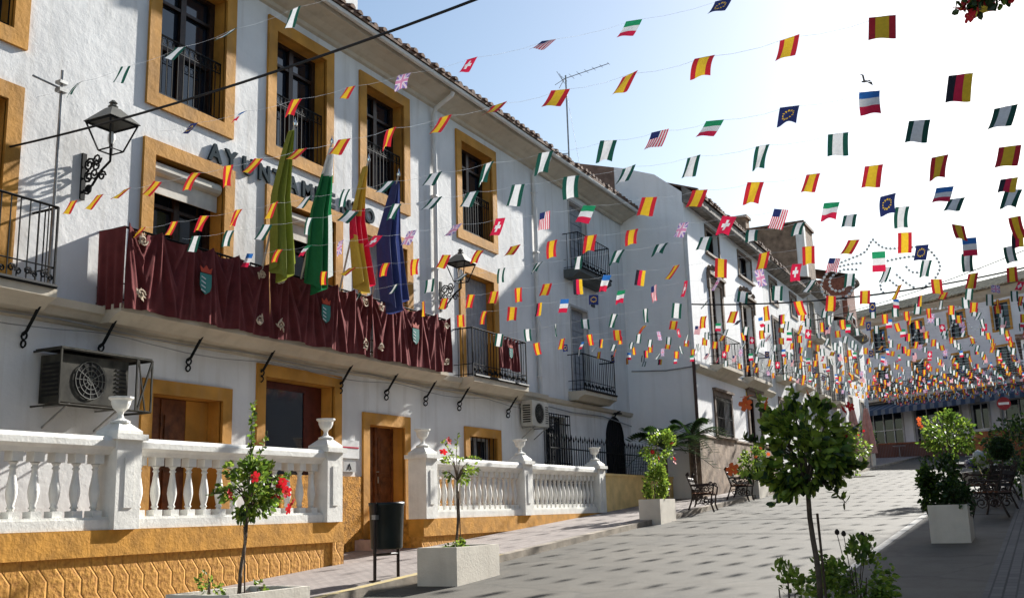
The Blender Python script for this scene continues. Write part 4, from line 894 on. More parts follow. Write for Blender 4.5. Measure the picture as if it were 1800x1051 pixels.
while X < 71:
    z = 3.95 + (X - 21.5) * .046; r0 = z / X; ya = 10.7 if X < 29.5 else YF - .3
    if X > 61: ya = 8.6
    pt = PAT[i % 6]; ns = 22; n0 = rf.uniform(-.2, .2)
    d = .50 / X * .97; s0 = ya / X - d * (.6 + n0); rat = rng(s0, -.03, d)
    string_of_flags(X, r0, r0 * (1.10 - .0008 * X), rat, ''.join(pt[(q + i) % len(pt)] for q in range(len(rat))), 'one of the many far flag strings packed together at the end of the street', YA=ya, group='far strings of flags over the end of the street', k=1 - .22 * 21.4 / X)
    X += rf.uniform(.95, 1.5); i += 1
# ------------------------------------------------------------------ cables
def cable(label, pts, r, m=CAB):
    t = MB(); t.tube(pts, r, 6); o = t.build('overhead_cable', m); tag(o, label, 'cable')
def cat(a, b, sag, n=24):
    a = Vector(a); b = Vector(b); return [a + (b - a) * (i / n) - Vector((0, 0, sag * 4 * (i / n) * (1 - i / n))) for i in range(n + 1)]
cable('thick black cable slanting from the left edge up to the top of the picture', cat((8.05, 11.19, 4.68), (6.6, -1.6, 4.72), .33), .014)
cable('black cable running from the corner of the stone-base house across to the right edge', cat((29.45, 9.1, 5.97), (29.4, -1.6, 6.1), .42), .022)
cable('thin dark cable above the lower one, from far roofs to the upper right edge', cat((46, 9.2, 7.9), (27, -1.65, 6.35), .3), .014)
# thin steel post on the left balcony
t = thing('balcony_post', (8.5, 10.75, 2.9), 'thin upright steel post with clamp at the end of the left balcony', 'post')
m = MB(); m.tube([(8.42, 10.75, 2.87), (8.42, 10.75, 5.75)], .02, 6); m.build('tube', STEEL, t)
m = MB(); m.box(8.36, 8.48, 10.70, 10.8, 5.45, 5.5); m.box(8.36, 8.48, 10.70, 10.8, 5.56, 5.6); m.tube([(8.42, 10.75, 5.5), (8.1, 10.9, 5.6)], .014, 5); m.build('clamp', STEEL, t)
# antenna
t = thing('tv_antenna', (27, 11.8, 9.4), 'tall thin television aerial mast rising above the tiled eaves', 'antenna')
m = MB(); m.tube([(27, 11.8, 9.2), (27, 11.8, 13.0)], .025, 5); m.build('mast', STEEL, t)
m = MB(); m.tube([(27, 11.85, 12.9), (27.3, 10.5, 13.2)], .012, 4)
for k in range(7): f = k / 6; c = Vector((27, 11.85, 12.9)).lerp(Vector((27.3, 10.5, 13.2)), f); m.tube([c + Vector((-.22 + .12 * f, 0, 0)), c + Vector((.22 - .12 * f, 0, 0))], .007, 3)
for s in (-1, 1): m.tube([(27, 11.85, 12.75), (27 + .1 * s, 12.05, 13.15)], .01, 3); m.tube([(27, 11.85, 12.9), (27 + .15 * s, 12.1, 12.7)], .01, 3)
m.build('aerial', STEEL, t)
m = MB(); m.tube([(27, 11.8, 10.5), (26.8, 12.4, 10.5)], .015, 4); m.tube([(27, 11.8, 12.5), (26.8, 11.3, 9.4)], .005, 3); m.build('stay', STEEL, t)
# ------------------------------------------------------------------ plants
def leaf(mb_, p, d, up, L, W, mi):
    d = d.normalized(); s = d.cross(up)
    if s.length < 1e-4: s = d.orthogonal()
    s.normalize(); n_ = s.cross(d); b = len(mb_.v)
    pts = [p, p + d * L * .35 + s * W * .5 + n_ * W * .12, p + d * L * .75 + s * W * .38 + n_ * W * .08, p + d * L, p + d * L * .75 - s * W * .38 + n_ * W * .08, p + d * L * .35 - s * W * .5 + n_ * W * .12, p + d * L * .5]
    mb_.v += [tuple(q) for q in pts]
    mb_.f += [(b, b + 1, b + 6), (b + 1, b + 2, b + 6), (b + 2, b + 3, b + 6), (b + 3, b + 4, b + 6), (b + 4, b + 5, b + 6), (b + 5, b, b + 6)]; mb_.m += [mi] * 6
def rv(r): 
    while True:
        v = Vector((r.uniform(-1, 1), r.uniform(-1, 1), r.uniform(-1, 1)))
        if .05 < v.length <= 1: return v
def foliage(mb_, c, rad, n, L, r, clumps=14, tight=.32, mats=(0, 0, 1), droop=-.2):
    c = Vector(c); cs = []
    for _ in range(clumps):
        v = rv(r); v = v.normalized() * (v.length ** .5); cs.append(Vector((v.x * rad[0], v.y * rad[1], v.z * rad[2])))
    for _ in range(n):
        k = r.choice(cs); o = rv(r) * tight; q = k * .85 + Vector((o.x * rad[0], o.y * rad[1], o.z * rad[2]))
        d = (q.normalized() if q.length > 1e-3 else Vector((0, 0, 1))) + rv(r) * .9 + Vector((0, 0, droop)); s = r.uniform(.65, 1.25)
        leaf(mb_, c + q, d, rv(r), L * s, L * s * .62, r.choice(mats))
    return cs
def flower(parent, p, r, R, m, name='flower'):
    f = MB(); p = Vector(p); ax = rv(r).normalized(); ax = (ax + Vector((-.5, -.5, .3))).normalized(); u = ax.orthogonal().normalized(); v = ax.cross(u)
    for k in range(5):
        a = k * 2 * math.pi / 5 + r.uniform(-.1, .1); d = u * math.cos(a) + v * math.sin(a); s = ax.cross(d); b = len(f.v)
        pts = [p, p + d * R * .5 + s * R * .38 + ax * R * .25, p + d * R * 1.0 + s * R * .32 + ax * R * .35, p + d * R * 1.08 + ax * R * .28, p + d * R - s * R * .32 + ax * R * .35, p + d * R * .5 - s * R * .38 + ax * R * .25]
        f.v += [tuple(q) for q in pts]; f.f.append(tuple(b + i for i in range(6))); f.m.append(0)
    f.tube([p, p + ax * R * .9], R * .06, 4, 1); f.build(name, [m, STAM], parent)
def std_tree(name, label, base, zc0, zc1, cx, cy, rx, ry, n, L, seed, fls=(), fm=PETR, dense=True, lean=(0, 0), spray=(), clumps=16, mats=(0, 0, 1), mm=None):
    r = random.Random(seed); t = thing(name, base, label, 'tree'); b = Vector(base); top = Vector((cx, cy, zc0 + (zc1 - zc0) * .25))
    m = MB(); pts = [b.lerp(top, i / 8) + Vector((.012 * math.sin(i * 1.3 + seed), .012 * math.cos(i * 1.1 + seed), 0)) * (i > 0) for i in range(9)]; m.tube(pts, [.020 - .0008 * i for i in range(9)], 7)
    if lean: m.tube([b + Vector((.05, -.03, 0)), b + Vector((.03, -.02, (zc0 - b.z) * .9))], .008, 5)
    c = Vector((cx, cy, (zc0 + zc1) / 2)); rz_ = (zc1 - zc0) / 2
    for k in range(11):
        v = rv(r).normalized(); v.z = abs(v.z) * .9; e = c + Vector((v.x * rx * .85, v.y * ry * .85, (v.z - .3) * rz_ * .95)); md = top.lerp(e, .5) + Vector((0, 0, .03)); m.tube([top - Vector((0, 0, .06)), md, e], [.011, .007, .003], 5)
    for s in spray: m.tube([top, Vector(s[0]).lerp(top, .5), s[0], s[1]], [.008, .006, .005, .003], 4)
    m.build('trunk', BARK, t)
    m = MB(); foliage(m, c, (rx, ry, rz_), n, L, r, clumps, .30, mats)
    if n > 600: foliage(m, c - Vector((0, 0, rz_ * .25)), (rx * .6, ry * .6, rz_ * .5), n // 5, L, r, 10, .6, mats)
    for s in spray:
        a, e = Vector(s[0]), Vector(s[1])
        for k in range(s[2]): f = k / s[2]; p = a.lerp(e, f); leaf(m, p, rv(r) + Vector((0, 0, .3)), rv(r), L * .9, L * .5, r.choice(mats))
    m.build('crown', mm or [LEAF1, LEAF2], t)
    for p in fls: flower(t, p, r, .055 if not isinstance(fm, float) else .05, fm if not callable(fm) else fm)
    return t
def planter(label, x0, x1, y0, y1, h=.47, base=None):
    zb = gz((x0 + x1) / 2) if base is None else base; lo = gz(x0) - .02
    t = thing('planter', ((x0 + x1) / 2, (y0 + y1) / 2, zb), label, 'planter', 'square white planters along the street')
    m = MB(); z1 = zb + h
    m.box(x0, x1, y0, y0 + .05, lo, z1); m.box(x0, x1, y1 - .05, y1, lo, z1); m.box(x0, x0 + .05, y0 + .05, y1 - .05, lo, z1); m.box(x1 - .05, x1, y0 + .05, y1 - .05, lo, z1)
    m.box(x0 + .05, x1 - .05, y0 + .05, y1 - .05, lo + .02, lo + .06); m.build('box', PLANT, t)
    m = MB(); n = 10
    for i in range(n):
        for j in range(n):
            P_ = []
            for a, b in ((i, j), (i + 1, j), (i + 1, j + 1), (i, j + 1)): xx = x0 + .05 + (x1 - x0 - .1) * a / n; yy = y0 + .05 + (y1 - y0 - .1) * b / n; P_.append((xx, yy, z1 - .07 + .03 * math.sin(xx * 13) * math.cos(yy * 17)))
            m.quad(*P_)
    m.build('soil', SOIL, t); return z1 - .06
def bush(name, label, c, rad, n, L, seed, mats=(0, 0, 1), mm=None, clumps=14, stems=6, buds=(), cat='shrub', fl=(), fm=PETR):
    r = random.Random(seed); z0 = c[2] - rad[2]; t = thing(name, (c[0], c[1], z0), label, cat)
    m = MB()
    for k in range(stems): v = rv(r); m.tube([(c[0] + v.x * .05, c[1] + v.y * .05, z0 - .03), (c[0] + v.x * rad[0] * .5, c[1] + v.y * rad[1] * .5, c[2] + abs(v.z) * rad[2] * .7)], [.008, .004], 4)
    for p in buds: m.tube([(c[0] + (p[0] - c[0]) * .4, c[1] + (p[1] - c[1]) * .4, c[2]), p], .003, 4)
    m.build('stems', BARK, t); m = MB(); foliage(m, c, rad, n, L, r, clumps, .4, mats); m.build('foliage', mm or [LEAF1, LEAF2], t)
    for p in buds: m = MB(); m.lathe([(.0, 0), (.014, .01), (.016, .025), (.006, .04)], *p, 7); m.build('bud', mat('dry brown seed head', (.05, .035, .03), .9), t)
    for p in fl: flower(t, p, r, .05, fm)
    return t
# planters: left row
zC = planter('white planter nearest the camera at the bottom left', 7.35, 8.5, 6.72, 7.5)
zA = planter('white planter with bare sapling, right of the black litter bin', 11.72, 12.87, 6.92, 7.52, .45)
zB = planter('white planter before the yellow garden wall', 21.2, 22.2, 7.5, 7.98, .5)
z2 = planter('small pale planter behind the iron benches on the left kerb', 30.0, 31.1, 7.6, 8.3)
zF = planter('white planter with a round bush near the top of the road on the left', 54.4, 55.6, 8.0, 8.9, .85)
zR = planter('shaded white planter full of shrubs on the right side of the road', 16.5, 17.35, 1.18, 1.72, .52)
zN = planter('white planter at the bottom right below the big hibiscus tree', 5.7, 7.1, 1.0, 1.6, .46)
z4 = planter('white planter at the far right edge beside the round topiary', 24.3, 25.0, .25, .65, .5, gz(24.6) + .1)
# planter C tree
std_tree('hibiscus_tree', 'thin hibiscus standard with red flowers in front of the long balustrade', (7.84, 7.05, zC), .02, .62, 7.95, 7.05, .30, .30, 800, .062, 3,
         fls=[(8.2, 6.82, .40), (8.25, 6.86, .26), (8.32, 6.8, .15), (8.06, 6.8, .20), (8.43, 7.05, .34), (8.5, 7.02, .28), (8.45, 6.95, .10), (8.12, 6.78, .33), (7.72, 6.76, .40), (7.5, 6.9, .24)], spray=[((7.96, 7.05, .6), (7.98, 7.05, 1.16), 70), ((8.3, 7.05, .4), (8.6, 7.05, .45), 40), ((7.7, 7.0, .3), (7.35, 7.0, .25), 35), ((8.05, 7.05, .55), (8.2, 7.05, .85), 22)], clumps=20)
bush('seedling', 'pale green seedling left of the trunk in the nearest left planter', (7.5, 7.12, zC + .12), (.13, .13, .16), 130, .04, 31, (1, 1, 0), clumps=7)
bush('seedling', 'small bright green tuft right of the trunk in the nearest left planter', (8.2, 7.1, zC + .05), (.10, .10, .07), 90, .045, 32, (1, 0, 1), clumps=5)
std_tree('hibiscus_tree', 'sparse thin hibiscus sapling in the planter right of the litter bin', (12.38, 7.3, zA), .40, .86, 12.42, 7.3, .26, .26, 230, .055, 5, fls=[(12.02, 7.2, .97), (11.98, 7.25, .84)], spray=[((12.5, 7.3, .75), (13.1, 7.3, .78), 34), ((12.3, 7.3, .8), (11.95, 7.25, .98), 24), ((12.4, 7.3, .85), (12.45, 7.3, 1.1), 16)], clumps=10, mats=(0, 1, 1))
bush('flowering_plant', 'low bright green plant at the foot of the sapling right of the bin', (12.25, 7.25, zA + .06), (.2, .17, .09), 300, .05, 33, (0, 1), clumps=10)
bush('column_bush', 'dense upright green bush in the planter before the yellow wall', (21.6, 7.72, zB + .40), (.26, .24, .42), 1700, .06, 34, (0, 1, 1), clumps=34)
bush('flowering_plant', 'red flowering shrub rising behind the dense green bush before the yellow wall', (22.9, 8.1, 1.42), (.55, .36, .38), 620, .08, 35, (0, 1), clumps=12, fl=[(22.3, 8.0, 1.25), (22.9, 7.7, 1.1), (22.4, 8.0, 1.05), (22.1, 7.8, 1.1), (22.6, 7.6, 1.0), (22.5, 7.6, 1.45)], fm=PETR)
# palm-like plant
def palm(label, base, h, L, n, seed, m_=LEAFD):
    r = random.Random(seed); t = thing('palm', base, label, 'palm'); m = MB(); b = Vector(base); c = b + Vector((0, 0, h)); m.tube([b, c], [.09, .07], 7); m.build('trunk', BARK, t)
    m = MB()
    for k in range(n):
        a = k * 2.399; el = r.uniform(.1, 1.2); d = Vector((math.cos(a) * math.cos(el), math.sin(a) * math.cos(el), math.sin(el)))
        prev = c; 
        for i in range(1, 13):
            f = i / 12; p = c + d * L * f + Vector((0, 0, -.55 * L * f * f)); m.tube([prev, p], .008, 3)
            s = d.cross(Vector((0, 0, 1))).normalized()
            for q in (-1, 1): leaf(m, p, s * q + d * .8 + Vector((0, 0, -.25)), Vector((0, 0, 1)), L * .40 * (1 - .5 * f), .085, 0)
            prev = p
    m.build('fronds', m_, t)
palm('dark small palm against the blank side wall, behind the yellow wall', (27.0, 9.35, .1), 1.45, 1.35, 19, 2)
palm('dark small palm close to the corner of the stone-base house', (28.6, 9.05, .1), 1.85, 1.15, 17, 4)
# plants beyond benches
std_tree('hibiscus_tree', 'small leafy tree with orange flowers beside the iron benches', (30.5, 7.9, z2), .75, 1.65, 30.2, 7.8, .75, .6, 700, .10, 8, fls=[(29.4, 7.6, 1.5), (29.5, 7.5, 1.35), (29.7, 7.4, 1.6), (30.2, 7.3, 1.45)], fm=PETO, clumps=22)
bush('round_bush', 'round dark bush in the planter near the top of the road', (55.0, 8.4, zF + .65), (.75, .6, .7), 700, .14, 41, (0, 0, 1), [LEAFD, LEAF1], clumps=26)
# tall shrubs at left kerb further up (behind big tree)
for k, (x, y, h, lb) in enumerate(((38, 7.6, 1.6, 'nearer'), (45, 7.4, 1.8, 'farther'))):
    bush('street_shrub', lb + ' of two leafy street shrubs partly hidden behind the big hibiscus tree', (x, y, gz(x) + h * .55), (.8, .7, h * .55), 800, .13, 50 + k, (0, 1), clumps=26, fl=[(x - .5, y - .4, gz(x) + h * .9), (x - .3, y - .6, gz(x) + h)], fm=PETR)
# big foreground tree
big = std_tree('hibiscus_tree', 'big leafy hibiscus standard with orange flowers in the right foreground', (6.40, 1.31, zN), .03, .60, 6.36, 1.315, .25, .27, 1050, .062, 12, fls=[], spray=[((6.3, 1.45, .45), (6.25, 1.56, .66), 26), ((6.4, 1.2, .45), (6.45, 1.16, .60), 24), ((6.35, 1.35, .5), (6.35, 1.36, .70), 26), ((6.3, 1.5, .2), (6.2, 1.68, .16), 30), ((6.4, 1.15, .2), (6.5, .98, .22), 30), ((6.3, 1.5, .35), (6.22, 1.66, .40), 22), ((6.45, 1.15, .38), (6.5, 1.02, .46), 22), ((6.3, 1.42, .1), (6.25, 1.5, .0), 18), ((6.4, 1.2, .1), (6.45, 1.12, .0), 18)], clumps=19, mats=(0, 1, 1, 1, 2), mm=[LEAF1, LEAF2, LEAFD])
rr_ = random.Random(5)
for p in ((6.2, 1.60, .64), (6.18, 1.61, .60), (6.34, 1.27, .64), (6.36, 1.25, .60), (6.1, 1.70, .22), (6.2, 1.5, .60)): flower(big, p, rr_, .040, PETO)
for p in ((6.5, 1.1, .55), (6.5, 1.06, .57), (6.45, 1.1, .38)): flower(big, p, rr_, .030, PETR)
bush('rose_bush', 'dark bush with dry seed heads at the bottom right', (6.85, 1.18, -.50), (.24, .23, .26), 1500, .040, 61, (0, 0, 1), [LEAF1, LEAF2], clumps=18, buds=((6.95, 1.28, -.20), (6.95, 1.24, -.21), (6.97, 1.13, -.22), (6.9, 1.10, -.24)))
bush('seedling', 'pale green seedling at the foot of the big hibiscus trunk', (6.12, 1.42, -.52), (.14, .13, .19), 420, .036, 62, (1, 1, 0), clumps=9)
# right planter shrubs
bush('rose_bush', 'shrub spilling over the shaded right planter toward the road', (17.1, 1.55, zR + .36), (.36, .33, .44), 2400, .07, 63, (0, 0, 1), [LEAFD, LEAF1], clumps=24, stems=10)
bush('rose_bush', 'low dark shrub at the back of the shaded right planter', (16.9, 1.30, zR + .16), (.40, .28, .26), 1100, .06, 64, (0, 0), [LEAFD], clumps=12)
std_tree('hibiscus_tree', 'leafy tree with one orange flower beyond the shaded right planter', (26.5, 2.0, gz(26) + .1), .95, 2.05, 26.5, 2.15, .75, .62, 1000, .10, 15, fls=[(25.6, 2.65, 1.85), (25.65, 2.66, 1.75), (25.62, 2.62, 1.68)], fm=PETO, clumps=26, mm=[LEAF1, LEAF2])
# topiary ball
t = thing('topiary', (25.5, .95, gz(25) + .1), 'small tree clipped into a dark round ball at the right', 'tree'); m = MB(); m.tube([(25.5, 1.0, gz(25)), (25.5, 1.0, .95)], .02, 6); m.build('trunk', BARK, t)
m = MB(); r = random.Random(9)
for k in range(1500):
    v = rv(r).normalized(); p = Vector((25.5, 1.0, 1.08)) + v * r.uniform(.19, .235); leaf(m, p, v + rv(r) * .8, rv(r), .05, .03, 0)
m.lathe([(.02, -.2), (.14, -.15), (.2, 0), (.14, .15), (.02, .2)], 25.5, 1.0, 1.08, 12); m.build('crown', LEAFD, t)
bush('street_shrub', 'big mixed shrub at the right edge behind the topiary ball', (29.5, .75, 1.25), (1.1, .75, .85), 1400, .11, 66, (0, 0, 1), [LEAFD, LEAF1], clumps=30)
bush('street_shrub', 'yellow-green shrub just left of the topiary ball', (27.5, 1.35, .75), (.4, .4, .4), 500, .08, 67, (1, 0), [LEAF1, LEAF2], clumps=14)
bush('street_shrub', 'low dark shrub under the topiary ball', (24.6, .45, .45), (.5, .35, .40), 600, .08, 68, (0, 0, 1), [LEAFD, LEAF1], clumps=16)
# hanging red plant at the top right
t = thing('hanging_plant', (6.5, -.8, 3.25), 'dark trailing branch with red blossoms hanging in at the top right corner', 'plant')
r = random.Random(4); m = MB(); m.tube([(6.6, -1.68, 3.3), (6.55, -.9, 3.32), (6.5, -.25, 3.18), (6.5, .16, 3.04)], .012, 5); m.tube([(6.5, -.6, 3.28), (6.5, -.2, 3.08), (6.5, .0, 3.04)], .008, 5); m.build('branch', BARK, t)
m = MB()
for k in range(900):
    f = r.random() ** .8; p = Vector((6.5, -1.3 + f * 1.42, 3.22 - .20 * f * f)) + rv(r) * .13; leaf(m, p, rv(r) + Vector((0, 0, -.4)), rv(r), .06, .04, r.choice((0, 0, 1)))
m.build('foliage', [LEAFD, LEAF1], t)
for p in ((6.5, .17, 3.0), (6.5, .18, 2.94), (6.5, .14, 2.90), (6.5, .13, 2.98), (6.5, .05, 2.95), (6.5, .09, 2.93), (6.5, .0, 2.97), (6.5, -.12, 2.95)): flower(t, p, r, .045, PETR)
# ------------------------------------------------------------------ litter bin
zb = gz(11.4) + .10
t = thing('litter_bin', (11.62, 7.93, zb), 'black barrel litter bin hung on a two-legged steel frame', 'litter bin')
m = MB(); m.lathe([(.20, 0), (.21, .02), (.23, .55), (.24, .56), (.24, .60), (.22, .60), (.205, .06), (.0, .05)], 11.62, 7.93, zb + .40, 24); m.build('barrel', BINM, t, True)
m = MB(); a, b = 11.35, 11.89
for x in (a, b): m.tube([(x, 7.93, zb), (x, 7.93, zb + 1.0)], .022, 8); m.box(x - .06, x + .06, 7.88, 7.98, zb, zb + .015)
m.tube([(a, 7.93, zb + .33), (b, 7.93, zb + .33)], .018, 6); m.build('frame', mat('brown black steel', (.03, .02, .018), .5), t)
m = MB(); m.box(a - .03, a + .05, 7.90, 7.96, zb + .78, zb + .84); m.build('pivot', STEEL, t); m = MB(); m.box(b - .05, b + .03, 7.90, 7.96, zb + .78, zb + .84); m.build('pivot', STEEL, t)
# ------------------------------------------------------------------ cast iron benches
IRB = mat('bronze black cast iron', (.05, .035, .03), .45, .1, 30, .2, 8, metal=.4)
def bench(label, x, y, rz=0, group='cast iron benches by the kerb'):
    z = gz(x) + (.1 if (y > 7.8 or y < .6) else 0); t = thing('park_bench', (0, 0, 0), label, 'bench', group)
    for s in (-.6, .6):
        m = MB(); m.tube([(s, -.28, 0), (s, -.22, .2), (s, -.25, .42), (s, -.1, .44), (s, .18, .42), (s, .26, .2), (s, .34, 0)], .022, 5)
        m.tube([(s, .16, .42), (s, .24, .65), (s, .32, .88), (s, .26, .94)], .022, 5); m.tube([(s, -.27, .42), (s, -.30, .6), (s, -.2, .66), (s, .24, .64)], .02, 5)
        for cy, cz, r_, q in ((-.12, .54, .09, 1), (.08, .54, .08, -1), (-.1, .26, .10, -1), (.1, .26, .10, 1), (-.24, .66, .05, 1), (.29, .9, .05, -1), (0, .34, .05, 1)): scroll(m, (s, cy, cz), r_, (0, 1, 0), (0, 0, 1), 1.4, .014, 0, 12, q, 4)
        m.build('side_frame', IRB, t, world=False)
    m = MB()
    for k in range(5): y_ = -.24 + k * .095; m.box(-.66, .66, y_, y_ + .06, .44, .465)
    m.build('seat', WOODB, t, world=False)
    m = MB()
    for k in range(3): f = k / 2.4; m.obox((0, .21 + .09 * f, .58 + .26 * f), (.66, 0, 0), (0, .006, .0), (0, .01, .035))
    for k in range(5): scroll(m, (-.44 + k * .22, .27, .76), .08, (1, 0, 0), (0, .2, 1), 1.5, .012, 0, 12, 1 if k % 2 else -1)
    m.build('backrest', IRB, t, world=False); t.location = (x, y, z); t.rotation_euler = (0, 0, rz)
    return t
bench('nearer of the two curly iron benches on the left kerb, past the white planter', 24.7, 7.62, R_(12)); bench('farther of the two curly iron benches on the left kerb, beside the orange-flowered tree', 28.6, 7.75, R_(8))
bench('curly iron bench in the shade on the right, behind the planter shrubs', 21.2, 1.05, R_(172)); bench('curly iron bench in the shade farther back on the right, near the motorcycle', 24.0, 1.2, R_(160))
# ------------------------------------------------------------------ motorcycle
t = thing('motorcycle', (28, 1.75, gz(28)), 'parked motorcycle with blue bodywork and shiny fairing behind the right benches', 'motorcycle')
def W(x, y, z): return (x, y, z)
for wx in (-.68, .68):
    m = MB(); m.tube([(wx + .29 * math.cos(a), 0, .31 + .29 * math.sin(a)) for a in [i * math.pi / 12 for i in range(24)]], .06, 8, closed=True); wl_ = m.build('wheel', RUBBER, t, world=False)
    m = MB(); m.tube([(wx + .22 * math.cos(a), 0, .31 + .22 * math.sin(a)) for a in [i * math.pi / 10 for i in range(20)]], .018, 5, closed=True); m.tube([(wx, -.06, .31), (wx, .06, .31)], .035, 8)
    for k in range(6): a = k * math.pi / 3; m.tube([(wx, 0, .31), (wx + .22 * math.cos(a), 0, .31 + .22 * math.sin(a))], .01, 4)
    m.build('rim', CHROME, wl_, world=False)
m = MB(); m.tube([(-.68, .09, .31), (-.42, .09, .9)], .025, 6); m.tube([(-.68, -.09, .31), (-.42, -.09, .9)], .025, 6); m.tube([(-.42, -.3, 1.0), (-.40, 0, .93), (-.42, .3, 1.0)], .015, 6); m.build('fork', CHROME, t, world=False)
m = MB(); m.lathe([(.0, -.12), (.12, -.1), (.17, 0), (.13, .1), (.0, .14)], -.12, 0, .78, 12); m.v = [(-.12 + (a + .12) * 1.7, b * .9, c) for a, b, c in m.v]; m.build('tank', BLUEC, t, True, world=False)
m = MB(); m.lathe([(.0, -.15), (.12, -.12), (.17, 0), (.12, .16), (.0, .22)], -.48, 0, .88, 12); m.build('fairing', mat('silver bodywork', (.6, .6, .63), .25, coat=1), t, True, world=False)
m = MB(); m.obox((.32, 0, .78), (.30, 0, .02), (0, .12, 0), (0, 0, .045)); m.obox((.62, 0, .86), (.14, 0, .05), (0, .08, 0), (0, 0, .03)); m.build('saddle', RUBBER, t, world=False)
m = MB(); m.box(-.25, .2, -.14, .14, .28, .6); m.tube([(.68, .12, .31), (.1, .1, .4)], .03, 5); m.tube([(.68, -.12, .31), (.1, -.1, .4)], .03, 5); m.tube([(0, .16, .3), (.3, .18, .25), (.8, .18, .34)], .04, 8); m.build('engine', STEEL, t, world=False)
m = MB(); m.tube([(0, .15, .3), (-.02, .3, .02)], .012, 5); m.build('side_stand', STEEL, t, world=False)
t.rotation_euler = (R_(-8), 0, R_(35))
# ------------------------------------------------------------------ no entry sign
t = thing('road_sign', (48, 1.56, gz(48)), 'round red no entry sign on a grey post at the far right', 'road sign')
m = MB(); m.tube([(48, 1.56, gz(48)), (48, 1.56, 4.15)], .03, 6); m.build('post', STEEL, t)
m = MB(); m.lathe([(.27, 0), (.27, .02)], 0, 0, 0, 24); m.v = [(47.95 - c, 1.56 + a, 3.9 + b) for a, b, c in m.v]; d = m.build('disc', REDP, t)
m = MB(); m.box(47.92, 47.928, 1.36, 1.76, 3.85, 3.95); m.build('white_bar', WHITE, d)
# ------------------------------------------------------------------ closed parasols, cafe furniture, low walls near the square
def parasol(label, x, y):
    z = gz(x); t = thing('closed_parasol', (x, y, z), label, 'parasol', 'folded parasols at the top of the street')
    m = MB(); m.tube([(x, y, z), (x, y, z + 3.1)], .03, 6); m.lathe([(.28, 0), (.28, .08), (.05, .1)], x, y, z, 12); m.build('pole', STEEL, t)
    m = MB(); n = 16; base = len(m.v); pr_ = [(.10, 2.95), (.16, 2.6), (.24, 2.1), (.30, 1.5), (.36, 1.0), (.40, .75)]
    for R2, zz in pr_:
        for j in range(n): a = 2 * math.pi * j / n; q = R2 * (1 if j % 2 else .62); m.v.append((x + q * math.cos(a), y + q * math.sin(a), z + zz))
    for k in range(len(pr_) - 1):
        for j in range(n): m.f.append((k * n + j, k * n + (j + 1) % n, (k + 1) * n + (j + 1) % n, (k + 1) * n + j)); m.m.append(0)
    m.build('folded_cloth', PINKC, t)
parasol('left one of the two folded pink parasols at the top of the road', 52, 8.35); parasol('right one of the two folded pink parasols at the top of the road', 53.5, 7.95)
t = thing('brick_terrace_wall', (74, 7, 2.8), 'low red brick wall closing the top of the road', 'wall'); m = MB()
m.box(73.4, 73.7, 3.3, 11.5, 2.5, 3.75); m.build('masonry', BRKW, t); m = MB(); m.box(73.35, 73.75, 3.3, 11.5, 3.75, 3.85); m.build('coping', TERRA, t)
t = thing('brick_planter_wall', (60, 2, 2.1), 'orange brick wall below the awnings at the right of the square', 'wall'); m = MB(); m.box(60, 60.4, .9, 3.6, 1.9, 3.5); m.build('masonry', mat('orange brick', (.36, .14, .06), .9, .5, 20, .2, 5), t); m = MB(); m.box(59.95, 60.45, .85, 3.65, 3.5, 3.6); m.build('coping', PLG, t)
def cafe(x, y, k):
    z = 2.85; t = thing('cafe_table', (x, y, z), ('left', 'right')[k] + ' small round cafe table on the square at the top of the road', 'table', 'cafe tables on the square')
    m = MB(); m.lathe([(.4, .72), (.4, .75)], x, y, z, 14); m.build('tabletop', GREYP, t); m = MB(); m.tube([(x, y, z), (x, y, z + .73)], .03, 6); m.lathe([(.25, 0), (.2, .03)], x, y, z, 10); m.build('pedestal', STEEL, t)
cafe(72.6, 8.9, 0); cafe(72.6, 6.2, 1)
# awning level plant pots on the square building balcony
ca, sa = math.cos(R_(54.3)), math.sin(R_(54.3)); r = random.Random(77); words = ['first', 'second', 'third', 'fourth', 'fifth', 'sixth', 'seventh', 'eighth', 'ninth', 'tenth', 'eleventh', 'twelfth']
for k in range(12):
    lx = .8 - k * 1.25; ly = .55; X = 78 + lx * ca - ly * sa; Y = 10.3 + lx * sa + ly * ca; z = 2.84 + 4.36
    t = thing('potted_plant', (X, Y, z), words[k] + ' potted plant from the left on the balcony over the awnings', 'potted plant', 'potted plants on the far balcony')
    m = MB(); m.lathe([(.14, 0), (.2, .28), (.22, .3), (.18, .3)], X, Y, z, 10); m.build('pot', TERRA, t); m = MB(); foliage(m, (X, Y, z + .6), (.38, .38, .4), 120, .16, r, 8, .45, (0, 1, 2) if k % 3 else (0, 0, 1)); m.build('foliage', [LEAF1, LEAFD, PETR], t)
# manhole and rusty ramp piece on the road
t = MB(); t.lathe([(.42, .0), (.42, .012)], 43.5, 6.75, gz(43.5) + .004, 20); o = t.build('manhole_cover', mat('rusty cast iron', (.16, .05, .035), .8)); tag(o, 'rusty reddish manhole cover in the road near its top', 'manhole cover')
o.rotation_euler = (0, 0, 0)
t = thing('bollard', (35.5, 3.72, gz(35.5)), 'short dark round bollard standing at the road edge beside the right shrubs', 'bollard'); m = MB(); m.lathe([(.1, 0), (.08, .1), (.12, .22), (.12, .34), (.0, .42)], 35.5, 3.72, gz(35.5), 10); m.build('body', mat('dark bollard', (.05, .035, .02), .7), t)
